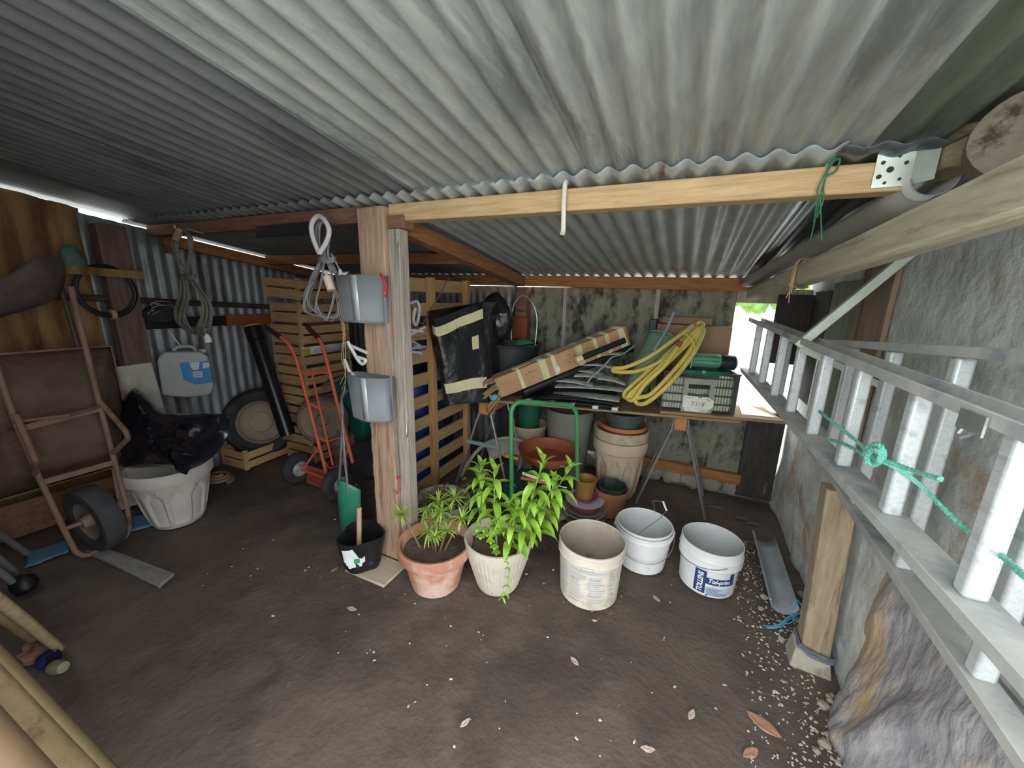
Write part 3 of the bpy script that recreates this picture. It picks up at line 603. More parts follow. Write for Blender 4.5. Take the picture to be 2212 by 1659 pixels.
# ---- black pot bag with label, wooden handle in it
c = (-1.575, 1.485, .012); t = thing('grow_bag', 'black plastic pot with torn white label at the foot of the post', 'pot', c)
def crk(a, j): return 1+.10*sin(3*a+.6)+.04*sin(5*a+j)
cb = (-1.50, 1.315, .012)
MB().lathe([(.001, 0), (.082, 0), (.092, .02), (.098, .05), (.093, .06), (.105, .12), (.118, .20), (.112, .195), (.098, .12), (.085, .012), (.001, .012)], cb, 40, mod=crk).build('pot', M_black, t)
rr_ = lambda z: .0985+(.118-.0985)*max(0, z-.05)/.15
q = MB(); a0 = toward(cb)-.35
def lab(u, v):
    a = a0+(-.55+1.0*u); z = .055+.115*v+.01*mnoise.noise(V(u*6, v*6, 0)); r = (.097+.1*(z-.06))*crk(a, 3)+.006; return V(cb[0]+r*cos(a), cb[1]+r*sin(a), cb[2]+z)
q.grid(lab, 12, 8); q.f = [f for i, f in enumerate(q.f) if not (i in (0, 1, 10, 11, 12, 23, 94, 95, 83, 6, 7, 18))]; gl_ = q.build('label', mat('torn_white_label', '#d5dadd', '#e6e9ea', 9, .7), t)
q = MB().grid(lambda u, v: lab(.45+.28*u, .2+.25*v)+V(cos(a0), sin(a0), 0)*.002, 4, 3); q.build('green_print', mat('green_print', '#2f9c62'), gl_)
tag(MB().tube([V(-1.515, 1.30, .03), V(-1.545, 1.355, .33)], .014, 12).build('wooden_stick', mat('pale_wood_handle', '#b58f77', '#c8a58e', 5, .7, 0, .2, st=(12, 12, 1))), 'short pale wooden stick standing in the black pot', 'stick')
tag(MB().bounds((-1.56, 1.24, -.006), (-1.28, 1.42, .010)).rough(.002, 9).build('wood_block', mat('pale_stamped_wood', '#b3a58e', '#c6b9a3', 6, .85, 0, .2, st=(1, 10, 10)), bev=.003), 'thin pale board under the black pot by the post', 'board')
# ---- green scoop with metal tube legs behind the post
t = thing('scoop', 'green plastic shovel head with bent steel tube handle left of the post', 'shovel', (-1.76, 1.5, 0))
ctr = V(-1.82, 1.50, .18)
q = MB().grid(lambda u, v: ctr+V(.0, 0, 0)+V(-.10+.20*u, -.03+.35*(u-.5)**2*.6+.03*(v-.5)**2, -.18+.37*v-(.05*(2*u-1)**2 if v < .5 else -.0)-(.06*(2*u-1)**2 if v > .5 else 0)), 14, 14)
q.build('blade', mat('green_shovel_plastic', '#2f7d66', '#3f937a', 6, .4, 0, .03), t, solid=.004)
q = MB(); M_tubem = mat('shiny_grey_tube', '#9b9ea0', '#b1b4b5', 9, .35, .75)
MB().tube(cr([V(-1.775, 1.48, .30), V(-1.785, 1.49, .38), V(-1.80, 1.50, .52), V(-1.83, 1.53, .72), V(-1.86, 1.56, .86), V(-1.80, 1.56, .93)], 6), .008, 8).build('tube', M_tubem, t)
MB().tube(cr([V(-1.86, 1.48, .30), V(-1.86, 1.50, .38), V(-1.83, 1.51, .60), V(-1.845, 1.55, .78), V(-1.86, 1.565, .88), V(-1.82, 1.57, .95)], 6), .008, 8).build('tube', M_tubem, t)
# ================================================================ trestle table and what lies on and under it
M_ply = mat('dusty_plywood', '#8d7557', '#a68c6c', 5, .85, 0, .2, 18, st=(1.5, 8, 8), c3='#6f5a42', c3s=2.5, c3t=.62)
TA, TB = V(-1.55, 2.365, 0), V(.50, 2.80, 0)    # front edge
tdir = (TB-TA).normalized(); tn = V(-tdir.y, tdir.x, 0)
def board(x0, x1, w0, z0, z1, name, label, off=0):
    s_ = (x0-TA.x)/tdir.x; e_ = (x1-TA.x)/tdir.x; a = TA+tdir*s_+tn*off; b = TA+tdir*e_+tn*off
    return tag(MB().prism([a+V(0, 0, z0), b+V(0, 0, z0), b+tn*w0+V(0, 0, z0), a+tn*w0+V(0, 0, z0)], (0, 0, z1-z0)).build(name, M_ply, bev=.002), label, 'board')
board(-1.555, .40, .36, .718, .736, 'table_board', 'long plywood board lying across the two trestles')
board(-.09, .66, .34, .737, .757, 'table_board', 'shorter plywood board on the long one, under the plastic crate', .012)
M_leg = mat('grey_steel_leg', '#9d9fa0', '#b3b5b5', 9, .35, .7)
def trestle(cx, cy, label, sp=.24, dy=.30, brace=True):
    t = thing('trestle', label, 'trestle', (cx, cy, 0))
    MB().bounds((cx-.04, cy-.06, .62), (cx+.04, cy+dy+.04, .717)).build('beam', mat('trestle_wood', '#a8754a', '#bf8c5e', 5, .8, 0, .3, st=(12, 1.2, 12)), t, bev=.004)
    for y_, dd in ((cy-.03, -.05), (cy+dy, .02)):
        for s_ in (-1, 1):
            MB().tube([V(cx+s_*.045, y_, .70), V(cx+s_*.05, y_, .62), V(cx+s_*sp, y_+dd, .0)], .0095, 9).build('leg', M_leg, t)
    for y_ in ((cy-.055,) if brace else ()): MB().bounds((cx-.15, y_-.008, .36), (cx+.15, y_, .39)).build('brace', mat('blue_grey_brace', '#7f8f95'), t)
    return t
trestle(.045, 2.80, 'right trestle with shiny steel legs under the plastic crate', .235, .26, False)
trestle(-1.33, 2.45, 'left trestle with shiny steel legs beside the pallet', .24, .27)
# ---- long taped carton, torn open at the near end
M_card = mat('brown_cardboard', '#a88663', '#ba9873', 4, .85, 0, .1, 30, c3='#94734f', c3s=3, c3t=.64)
M_tape = mat('cream_masking_tape', '#c6bf93', '#d6cfa6', 10, .6, 0, .05)
t = thing('long_carton', 'long taped cardboard box torn open at the near end, lying across table', 'box', tuple(AY(1106, 851, 2.32)))
P0, P1 = AY(1100, 852, 2.36), AY(1362, 744, 2.92)
ax_ = (P1-P0).normalized(); P0 = P0-ax_*.075; bk = V(-ax_.y, ax_.x, 0).normalized(); upv = ax_.cross(bk)*1.0
upv = bk.cross(ax_) if bk.cross(ax_).z < 0 else ax_.cross(bk)
if upv.z < 0: upv = -upv
LB = (P1-P0).length; BW, BH = .135, .145
def bx(s_, w_, h_): return P0+ax_*s_+bk*w_+upv*h_
random.seed(5)
def side(f0, f1, n=26, jag=.035):
    def fn(u, v):
        s_ = LB*u
        if u == 0: s_ = jag*mnoise.noise(V(v*9, f0[0]*40, f0[1]*30))+random.uniform(-.012, .012)
        w_ = f0[0]+(f1[0]-f0[0])*v; h_ = f0[1]+(f1[1]-f0[1])*v
        return bx(s_, w_, h_)
    return MB().grid(fn, n, 10)
q = MB()
for f0, f1 in (((0, 0), (0, BH)), ((0, BH), (BW, BH)), ((BW, BH), (BW, 0)), ((BW, 0), (0, 0))):
    s_ = side(f0, f1); q.add(s_.v, s_.f)
q.add([bx(LB, 0, 0), bx(LB, BW, 0), bx(LB, BW, BH), bx(LB, 0, BH)], [(0, 1, 2, 3)])
q.build('carton', M_card, t, solid=.003)
for k, (s_, w_) in enumerate([(.17, .028), (.33, .05), (.42, .035), (.60, .05), (.74, .03), (.83, .03), (.93, .06)]):
    s_ *= LB; w_ *= 1.0; e = .0025; q = MB()
    for (a, b) in (((-e, 0), (-e, BH+e)), ((-e, BH+e), (BW+e, BH+e))):
        q.add([bx(s_, *a), bx(s_+w_, *a), bx(s_+w_*(.8+.3*(k % 2)), *b), bx(s_, *b)], [(0, 1, 2, 3)])
    q.build('tape', M_tape, t)
q = MB().add([bx(.10*LB, BW*.35, BH+.002), bx(.97*LB, BW*.3, BH+.002), bx(.97*LB, BW*.72, BH+.002), bx(.10*LB, BW*.75, BH+.002)], [(0, 1, 2, 3)]); q.build('seam_tape', mat('tan_tape', '#a3906c', '#b3a07a', 8, .5), t)
q = MB(); random.seed(9)
for k in range(16):
    s_ = LB*random.choice((.22, .24, .26, .28, .48, .5, .52, .54, .67)); hh = BH*(.25+.5*random.random()); L_ = random.uniform(.012, .035)
    q.add([bx(s_, -.0022, hh), bx(s_+L_, -.0022, hh), bx(s_+L_, -.0022, hh+.004), bx(s_, -.0022, hh+.004)], [(0, 1, 2, 3)])
q.build('printing', mat('carton_print', '#6d5138'), t)
q = MB(); s_ = LB*.43; q.add([bx(s_, -.003, .02), bx(s_+.03, -.003, .02), bx(s_+.03, -.003, .055), bx(s_, -.003, .055)], [(0, 1, 2, 3)]); q.build('sticker', mat('white_sticker', '#dcdcd8'), t)
# torn flaps hanging off the end
random.seed(31)
for k, (w_, h_, dx, dz, L_) in enumerate([(.01, BH, -.02, -.02, .08), (0, .10, -.03, -.05, .08), (0, .03, -.03, -.08, .09), (.05, 0, -.02, -.09, .10), (.10, 0, -.04, -.05, .07), (BW, .08, -.05, .02, .06)]):
    b = bx(.005, w_, h_); d = V(dx*1.3-.02, -.045, dz*1.45); L_ *= 1.25; q = MB()
    q.grid(lambda u, v: b+d*v*1.0+bk*(u-.5)*L_*(1-.45*v)+V(0, 0, .02*(u-.5))+mnoise.noise_vector(V(u*3+k, v*3, k))*.018*v-ax_*.01*v, 6, 6)
    q.build('torn_flap', mat('torn_cardboard', '#a5835f', '#bd9c78', 8, .9, 0, .3), t, solid=.002)
def pipe(t0, a, b, r, m, nm, open_=True):
    d = (b-a).normalized(); L_ = (b-a).length
    MB().lathe([(r*.86, .004), (r*.86, 0), (r, 0), (r, L_), (r*.86, L_), (r*.86, L_-.02)], a, 20, d).build(nm, m, t0)
tb = thing('rolled_film', 'black rolled tube sticking out of the torn carton end', 'tube', tuple(bx(0, .06, .05)))
MB().lathe([(.001, .01), (.03, .004), (.042, 0), (.046, .006), (.046, .8), (.001, .8)], bx(-.05, .06, .06), 20, ax_).build('tube', M_black, tb)
q = MB().blob(bx(-.01, .075, .10), .03, 3, .5, 10, 7, 3).blob(bx(-.03, .02, .02), .028, 5, .5, 10, 7, 3, (1.4, 1, .8)); M_blu = mat('light_blue_plastic', '#4f9cc4', '#6cb4d8', 9, .4, 0, .2)
MB().blob(bx(-.005, .09, .105), .026, 3, .5, 12, 8, 3, (1, 1, .7)).build('plastic_wad', M_blu, tb)['label'] = 'light blue plastic wad'
MB().blob(bx(-.035, .025, .018), .028, 5, .5, 12, 8, 3, (1.4, 1, .8)).build('plastic_wad', M_blu, tb)['label'] = 'light blue plastic wad'
q = MB().grid(lambda u, v: bx(.16+.14*u, .04+.05*v, BH+.004+.02*max(0, .4-u)*v+.006*mnoise.noise(V(u*5, v*5, 1))), 8, 5)
tag(q.build('tape_scrap', M_tape, solid=.0015), 'crumpled cream tape scrap on top of the long carton', 'tape')
q = MB().grid(lambda u, v: bx(.32+.10*u, .045+.04*v, BH+.005+.006*mnoise.noise(V(u*5, v*5, 4))), 8, 5)
tag(q.build('plastic_scrap', M_blu, solid=.001), 'light blue plastic scrap on top of the long carton', 'plastic')
# carton rests: black tube bundle beneath
tb = thing('black_pipe', 'black pipe with a cream capped end lying under the long carton', 'pipe', tuple(bx(.2, 0, -.05)))
pa, pb = V(-.96, 2.50, .80), bx(LB*.95, .02, -.05)
MB().lathe([(.001, 0), (.032, 0), (.032, .9), (.001, .9)], bx(.18, .03, -.036), 18, ax_).build('pipe', M_black, tb)
MB().lathe([(.001, -.0), (.024, 0), (.024, .05), (.001, .05)], AY(1252, 775, 2.56)-ax_*.03, 16, ax_).build('end_cap', M_tape, tb)
MB().tube([AY(1252, 775, 2.56)+ax_*.0, AY(1252, 775, 2.56)+ax_*.36], .021, 14).build('pipe', M_black, tb)
# ---- stack of black panels with grey slats on top
M_blk2 = mat('black_rubber_sheet', '#1d1e20', '#2b2c2e', 5, .5, 0, .1)
M_slat = mat('grey_shutter_slat', '#a4a8a5', '#bcc0bb', 5, .7, 0, .1, st=(3, 3, 3), c3='#8f938f', c3s=4)
F0, F1 = AY(1122, 862, 2.47), AY(1332, 886, 2.59); F0.z = F1.z = .75
fd = (F1-F0).normalized(); fn_ = V(-fd.y, fd.x, 0); WL = (F1-F0).length
for k in range(4):
    zz = .742+.017*k; o_ = .004*k
    q = MB().grid(lambda u, v: F0+fd*(WL*(u*(1-.1*k)+.10*k))+fn_*(.01*k+.40*v)+V(0, 0, zz-F0.z+.012*(k > 1)*sin(pi*u)+.003*mnoise.noise(V(u*4, v*4, k))), 18, 8)
    p_ = q.build('rubber_sheet', M_blk2, solid=.008)
    tag(p_, ['bottom black rubber sheet of the stack on the table, white labels on its edge', 'second black rubber sheet from the bottom of the stack', 'third black rubber sheet from the bottom, bowed upward', 'topmost black rubber sheet of the stack, right under the grey slats'][k], 'rubber sheet', 'black rubber sheets on the table')
    if k == 0:
        for s_ in (.06, .30, .52, .76, .95):
            a = F0+fd*(WL*s_)+V(0, 0, -F0.z+.739)-fn_*.003
            q = MB().add([a, a+fd*.042, a+fd*.042+V(0, 0, .02), a+V(0, 0, .02), a+fd*.055+fn_*.045+V(0, 0, .0265), a+fd*.013+fn_*.045+V(0, 0, .0265)], [(0, 1, 2, 3), (3, 2, 4, 5)])
            q.build('edge_label', mat('white_sticker'  , '#dcdcd8'), p_, solid=.001)
        MB().bounds((0, 0, 0), (.001, .001, .001))
sl = [((1182, 822), (1280, 834), 2.56, .055), ((1198, 836), (1352, 846), 2.58, .06), ((1228, 800), (1306, 812), 2.66, .05), ((1240, 812), (1335, 822), 2.62, .05), ((1290, 818), (1352, 832), 2.60, .05), ((1281, 772), (1350, 765), 2.78, .045), ((1255, 788), (1330, 796), 2.70, .05), ((1190, 855), (1338, 867), 2.56, .07)]
nm_ = ['uppermost left', 'longest near', 'small middle', 'broad middle', 'short right-hand', 'farthest', 'second farthest', 'lowest bowed']
for k, ((x0, y0), (x1, y1), Y, wd) in enumerate(sl):
    a, b = AY(x0, y0, Y), AY(x1, y1, Y+.05); L_ = (b-a).length; d = (b-a).normalized(); z0 = .812+.006*k if k < 7 else .800
    nn = V(-d.y, d.x, 0).normalized()
    q = MB().grid(lambda u, v: V(a.x, a.y, a.z)+d*L_*u+nn*(wd*2.2*v)+V(0, 0, .010*sin(pi*u)-.004+.008*sin(pi*v)), 14, 6)
    tag(q.build('shutter_slat', M_slat, solid=.007, bev=.002), nm_[k]+' grey shutter slat lying on the black panels', 'slat', 'grey shutter slats on the table')
def band(pts, wd, side_=V(1, 0, 0)):
    P = cr(pts, 8); q = MB(); vs = []; N = len(P)
    for i, p in enumerate(P):
        d = (P[min(i+1, N-1)]-P[max(i-1, 0)]).normalized(); s_ = d.cross(V(0, -.6, .8)).normalized(); vs += [p-s_*wd/2, p+s_*wd/2]
    return q.add(vs, [(2*i, 2*i+1, 2*i+3, 2*i+2) for i in range(N-1)])
M_web = mat('grey_blue_webbing', '#7d9299', '#91a5ab', 20, .7, 0, .1)
tag(band([AY(1372, 745, 2.92), AY(1345, 765, 2.80), AY(1322, 772, 2.72), AY(1300, 795, 2.64), AY(1280, 812, 2.585), AY(1268, 828, 2.55)], .016).build('webbing_strap', M_web, solid=.002), 'grey-blue webbing strap trailing over the slats in front of the green roll', 'strap')
tag(band([AY(1456, 672, 2.93), AY(1440, 710, 2.84), AY(1425, 735, 2.74), AY(1412, 757, 2.68)], .02).build('webbing_strap', M_web, solid=.002), 'grey-blue webbing strap standing up in front of the green roll mouth', 'strap')
# ---- green rolled mat
t = thing('green_roll', 'dull green plastic roll, open at the top, leaning behind the yellow hose', 'roll', tuple(AY(1375, 850, 2.66)))
ra, rb_ = AY(1372, 842, 2.68), AY(1430, 725, 2.93); d = (rb_-ra).normalized(); u_, v_ = frame_for(d); L_ = (rb_-ra).length
def roll(u, v):
    a = 2*pi*(u*1.06)+.4; r = .088*(1+.05*u)*(.75+.25*min(1, v*2.4)); return ra+d*(L_*v+.02*sin(a)*v)+(u_*cos(a)+v_*sin(a))*r
MB().grid(roll, 36, 10).build('roll', mat('dull_green_plastic', '#5d7a68', '#6f8c79', 5, .6, 0, .05), t, solid=.003)
MB().tube([roll(i/36, 1.0) for i in range(34)], .004, 6).build('rim', mat('pale_green_edge', '#8fa398'), t)
# ---- yellow hose
M_yel = mat('yellow_hose', '#c6b154', '#d8c56a', 9, .55, 0, .1, 50, c3='#ad9640', c3s=4, c3t=.62)
def hp(px, py, off=0): return AY(px, py, 2.87-(py-700)/170*.36-off)
t = thing('hose', 'thick yellow hose coiled in long loops over the crate, with red end fittings', 'hose', tuple(hp(1400, 850)))
H = cr([hp(1490, 709), hp(1450, 738, .01), hp(1400, 772, .02), hp(1352, 793, .02), hp(1326, 796, .0), hp(1330, 803, -.02), hp(1375, 802, .0), hp(1425, 782, .03), hp(1470, 750, .03), hp(1508, 715, .0), hp(1518, 700, -.03), hp(1505, 700, -.05), hp(1478, 730, -.02), hp(1430, 775, 0), hp(1385, 815, 0), hp(1352, 845, 0), hp(1350, 858, 0), hp(1366, 855, .02), hp(1410, 815, .03), hp(1462, 765, .03), hp(1500, 728, .02), hp(1514, 708, 0), hp(1512, 716, .0), hp(1485, 765, .05), hp(1440, 818, .05), hp(1405, 852, .04), hp(1384, 858, .03), hp(1372, 862, .03), hp(1378, 872, .02), hp(1400, 868, .05), hp(1445, 830, .07), hp(1490, 775, .06), hp(1512, 735, .03), hp(1519, 712, .0), hp(1505, 712, .02), hp(1462, 757, .06), hp(1400, 815, .04), hp(1362, 850, .03), hp(1357, 862, .02), hp(1370, 862, .04), hp(1395, 828, .05), hp(1435, 790, .07), hp(1466, 745, .08)], 7)
MB().tube(H, .0148, 10).build('tube', M_yel, t)
def fit(p, d, m, r=.016, L_=.03): MB().lathe([(.001, 0), (r*.8, 0), (r, .004), (r, L_), (r*.8, L_), (.001, L_)], p, 14, d).build('fitting', m, t)
e0 = (H[0]-H[4]).normalized(); e1 = (H[-1]-H[-5]).normalized()
fit(H[0]-e0*.01, e0, mat('grey_fitting', '#a5a79f'), .019, .035); fit(H[0]+e0*.02, e0, mat('bright_red_plastic', '#d8443a', '#e3554a', 9, .4), .013, .028)
fit(H[-1]-e1*.02, e1, mat('faded_red_plastic', '#8e4a3e', '#a35a4b', 9, .5), .017, .045)
MB().tube(cr([hp(1466, 723, .08), hp(1480, 722, .11), hp(1494, 735, .11), hp(1501, 750, .08), hp(1496, 745, .02)], 6), .0035, 6).build('tie', mat('cream_tie', '#d5c795'), t)
# ---- slotted plastic crate T318
CR0 = V(-.10, 2.735, .758); cz = math.atan2(.10, .47)
t = thing('plastic_crate', 'dark grey slotted plastic crate with handwritten white card on its front', 'crate', tuple(CR0), cz)
M_crt = mat('dark_grey_crate', '#3a3e3e', '#4a4e4d', 6, .6, 0, .05); M_crl = mat('light_grey_panel', '#8d9186', '#a0a498', 6, .7, 0, .05)
Rz = Matrix.Translation(CR0) @ Matrix.Rotation(cz, 4, 'Z')
def lb(q, a, b): 
    o_ = MB().bounds(a, b); q.add([Rz @ v for v in o_.v], o_.f)
W_, D_, H_ = .475, .27, .275
def wallpanel(q, fx, n, H=H_):
    for z in (0, .055, .115, .175, .235, H-.014): fx(q, 0, 1, z, z+.009)
    for k in range(n+1): fx(q, k/n-.0028*20/n*.5, k/n+.0028*20/n*.5, 0, H)
for nm, fx, n in (('front_side', lambda q, u0, u1, z0, z1: lb(q, (u0*W_, 0, z0), (u1*W_, .008, z1)), 26), ('back_side', lambda q, u0, u1, z0, z1: lb(q, (u0*W_, D_-.008, z0), (u1*W_, D_, z1)), 26), ('end', lambda q, u0, u1, z0, z1: lb(q, (0, u0*D_, z0), (.008, u1*D_, z1)), 15), ('end', lambda q, u0, u1, z0, z1: lb(q, (W_-.008, u0*D_, z0), (W_, u1*D_, z1)), 15)):
    q = MB(); wallpanel(q, fx, n); q.build(nm, M_crt, t)
q = MB(); lb(q, (0, 0, 0), (W_, D_, .008)); q.build('base', M_crt, t)
q = MB(); lb(q, (-.006, -.008, H_-.006), (W_+.006, .008, H_+.004)); q.build('rim', M_crt, t)
q = MB(); lb(q, (W_-.03, -.004, 0), (W_+.001, .0, H_)); q.build('corner_panel', M_crt, t)
q = MB(); lb(q, (.135, -.012, .0), (.165, -.001, .235)); lb(q, (.30, -.012, .0), (.33, -.001, .235)); lb(q, (.165, -.012, .195), (.30, -.001, .235)); q.build('handle_panel', M_crl, t)
q = MB(); lb(q, (.168, -.006, .165), (.297, .0, .192)); q.build('hand_hole', M_black, t)
q = MB(); pts = [(.140, 0, .035), (.155, 0, .015), (.160, 0, .0), (.300, 0, -.004), (.310, 0, .02), (.335, 0, .04), (.335, 0, .085), (.295, 0, .108), (.262, 0, .108), (.252, 0, .10), (.236, 0, .10), (.228, 0, .108), (.140, 0, .112)]
q.prism([Rz @ V(a, -.0145, c_+.004) for a, b, c_ in pts], Rz.to_3x3() @ V(0, -.0015, 0)); cd_ = q.build('card', mat('white_card', '#dcdcd0', '#e8e8dd', 9, .7), t)
q = text_mb('T318', .046, Rz @ V(.188, -.0172, .044), Rz.to_3x3() @ V(.92, 0, 0), V(0, 0, 1), .18, -.0006); q.build('handwriting', mat('brown_ink', '#4b3a2c'), cd_)
q = MB(); 
for a, b in (((.15, .100), (.20, .1025)), ((.15, .028), (.31, .0288)), ((.175, .017), (.19, .021)), ((.25, .004), (.25+.055, .0055)), ((.25, .02), (.305, .0215)), ((.255, .010), (.295, .014)), ((.285, .092), (.30, .098)), ((.302, .085), (.312, .090))): lb(q, (a[0], -.0172, a[1]), (b[0], -.0162, b[1]))
q.build('card_print', mat('grey_ink', '#8a8a80'), cd_)
# what the crate holds
tt = thing('folded_sack', 'pale grey-green folded sacking filling the plastic crate', 'sack', tuple(Rz @ V(.2, .1, .01)), cz)
q = MB(); o_ = MB().grid(lambda u, v: V(.014+(W_-.028)*u, .013+.02*mnoise.noise(V(u*9, v*6, 2))+.012, .012+.225*v), 30, 14); o_.grid(lambda u, v: V(.014+(W_-.028)*u, .03+(D_-.05)*v, .235+.02*mnoise.noise(V(u*7, v*5, 5))), 30, 10); q.add([Rz @ v for v in o_.v], o_.f); q.build('sack', mat('pale_sacking', '#b4b9a6', '#cfd4c0', 12, .9, 0, .3), tt)
t = thing('garden_tool', 'green bodied power tool with black end lying on the plastic crate', 'power tool', tuple(Rz @ V(.25, .1, H_)), cz)
def lq(fn, nu, nv): q = MB().grid(fn, nu, nv); q.v = [Rz @ v for v in q.v]; return q
def lath(prof, c_, ax, n=20): q = MB().lathe(prof, c_, n, ax); q.v = [Rz @ v for v in q.v]; return q
M_gt = mat('green_tool_plastic', '#57917a', '#69a48c', 7, .35, 0, .02); M_gtd = mat('dark_green_plastic', '#1f5a48', '#2a6b57', 7, .35, 0, .02)
lath([(.001, 0), (.035, .0), (.045, .012), (.048, .05), (.048, .20), (.042, .215), (.001, .216)], (.14, .06, H_+.078), (1, 0, 0)).build('body', M_gt, t)
for z in (.05, .08, .105): q = MB(); lb(q, (.15, .008-abs(z-.08)*-.15, H_+z), (.34, .016-abs(z-.08)*-.15, H_+z+.004)); q.build('groove', M_gtd, t)
lath([(.001, 0), (.05, .0), (.054, .02), (.05, .09), (.03, .105), (.001, .106)], (.355, .06, H_+.070), (1, 0, 0)).build('end_cap', M_black, t)
q = MB(); o_ = MB().hexa([V(.08, -.03, H_-.012), V(.33, -.03, H_-.022), V(.33, .12, H_+.005), V(.08, .12, H_+.005), V(.06, -.035, H_+.018), V(.40, -.035, H_+.018), V(.40, .12, H_+.024), V(.06, .12, H_+.024)]); q.add([Rz @ v for v in o_.v], o_.f); q.build('guard', M_gtd, t, bev=.006)
lath([(.001, 0), (.014, 0), (.012, .006), (.001, .007)], (.24, -.036, H_+.012), (0, -1, 0)).build('knob', M_gt, t)
MB().tube(cr([Rz @ V(.145, .0, H_+.12), Rz @ V(.165, -.008, H_+.07), Rz @ V(.158, -.02, H_+.03)], 6), .003, 6).build('cable', mat('white_cable', '#c9d3cb'), t)
# zinc sheet on the board right of crate
tag(MB().prism([V(.415, 2.875, .758), V(.62, 2.91, .758), V(.50, 3.12, .762), V(.42, 3.12, .762)], (0, 0, .002)).build('zinc_sheet', mat('spotted_zinc', '#94989b', '#a6aaad', 6, .3, .7, .04, c3='#7b7f83', c3s=6, c3t=.62)), 'shiny spotted zinc sheet lying on the board right of the crate', 'sheet')
# cartons behind
M_cd2 = mat('dull_carton', '#8c7259', '#9d8268', 4, .9, 0, .1)
def carton(x0, x1, y0, y1, z0, z1, label): return tag(MB().bounds((x0, y0, z0), (x1, y1, z1)).build('carton', M_cd2, bev=.004), label, 'box')
carton(-.20, .30, 3.06, 3.17, .77, 1.33, 'big flat cardboard box standing against the back wall behind hose')
carton(-.17, .17, 3.10, 3.18, 1.335, 1.385, 'thin cardboard strip lying on top of the standing cardboard box')
tag(MB().bounds((-.26, 3.08, .75), (-.205, 3.17, 1.36)).build('black_board', M_black, bev=.004), 'narrow black board edge left of the standing cardboard box', 'board')
# ---- inflated outlines (bags, sacks, cloth)
def inflate(outline, ctr, nrm, h, wr=.02, fr=9, seed=0, back=.5, rings=9, sub=4):
    O = cr(outline, sub, True); q = MB(); n = len(O); nrm = Vector(nrm).normalized(); ctr = Vector(ctr)
    for sgn, hh in ((1, h), (-1, h*back)):
        vs = []
        for j in range(rings+1):
            t_ = j/rings
            for p in O:
                b = ctr.lerp(p, t_); k = math.sqrt(max(0, 1-t_*t_)); w_ = wr*(mnoise.ridged_multi_fractal(V(b.x*fr, b.y*fr*.6, b.z*fr*.8)+V(seed*7.7, 0, 0), 1, 2, 3, 1, 2)-1)*k
                vs.append(b+nrm*sgn*(hh*k+w_))
        q.add(vs, [(j*n+i, j*n+(i+1) % n, (j+1)*n+(i+1) % n, (j+1)*n+i) for j in range(rings) for i in range(n)])
    return q
M_bag = mat('black_bin_bag', '#17181c', '#1f2025', 6, .25, 0, .5, 22, spec=.55)
toC = V(.45, -.9, .2)
t = thing('wrapped_package', 'tall package wrapped in black plastic with cream tape, beside the pallet', 'package', (-1.4, 2.3, .74))
b0, b1 = V(-1.535, 2.16, .742), V(-1.25, 2.34, .742); t0_, t1_ = AY(924, 672, 2.10), AY(1042, 652, 2.36); dd = V(.02, .17, 0)
bm_ = AY(972, 842, 2.14); bm_.z = .742; tm_ = AY(938, 690, 2.06)
def pk(u, v):
    bot = [b0+dd*.7, b0, bm_, b1, b1+dd, b0+dd*.7]; top = [t0_+dd*.7, t0_, tm_, t1_, t1_+dd, t0_+dd*.7]
    s_ = u*5; i = min(int(s_), 4); f = s_-i; p = bot[i].lerp(bot[i+1], f).lerp(top[i].lerp(top[i+1], f), v)
    return p+mnoise.noise_vector(V(u*14, v*2.2, 1))*.016*min(1, 4*v*(1-v)+.25)
q = MB().grid(pk, 60, 20); n_ = 61; q.f.append(tuple(20*n_+k for k in range(60))); q.build('wrapping', M_bag, t, ang=60)
def strip(va0, vb0, va1, vb1, u0, u1, nm='tape', m=None):
    c_ = V(-1.4, 2.4, 1.0)
    q = MB().grid(lambda a, b: (lambda p: p+V(.25, -.9, .1)*.008)(pk(u0+(u1-u0)*a, (va0+(va1-va0)*a)*(1-b)+(vb0+(vb1-vb0)*a)*b)), 14, 2); return q.build(nm, m or M_tape, t)
tp_ = strip(.80, .90, .83, .93, .30, .60); strip(.14, .26, .16, .27, .36, .60)
strip(.55, .68, .55, .68, .545, .575)
q = text_mb('1 3mm', .03, pk(.47, .845)+V(.03, -.03, -.008), (.82, .48, .12), (0, 0, 1), .2); q.build('handwriting', mat('brown_ink'  , '#4b3a2c'), tp_)
q = inflate([AY(1015, 690, 2.62), AY(1035, 655, 2.62), AY(1068, 631, 2.62), AY(1085, 640, 2.62), AY(1105, 668, 2.62), AY(1108, 700, 2.62), AY(1090, 735, 2.6), AY(1040, 740, 2.6)], AY(1065, 690, 2.6), toC, .09, .03, 8, 2)
tag(q.build('bin_bag', M_bag, ang=70), 'crumpled black bin bag behind the wrapped package under the rafter', 'bag')
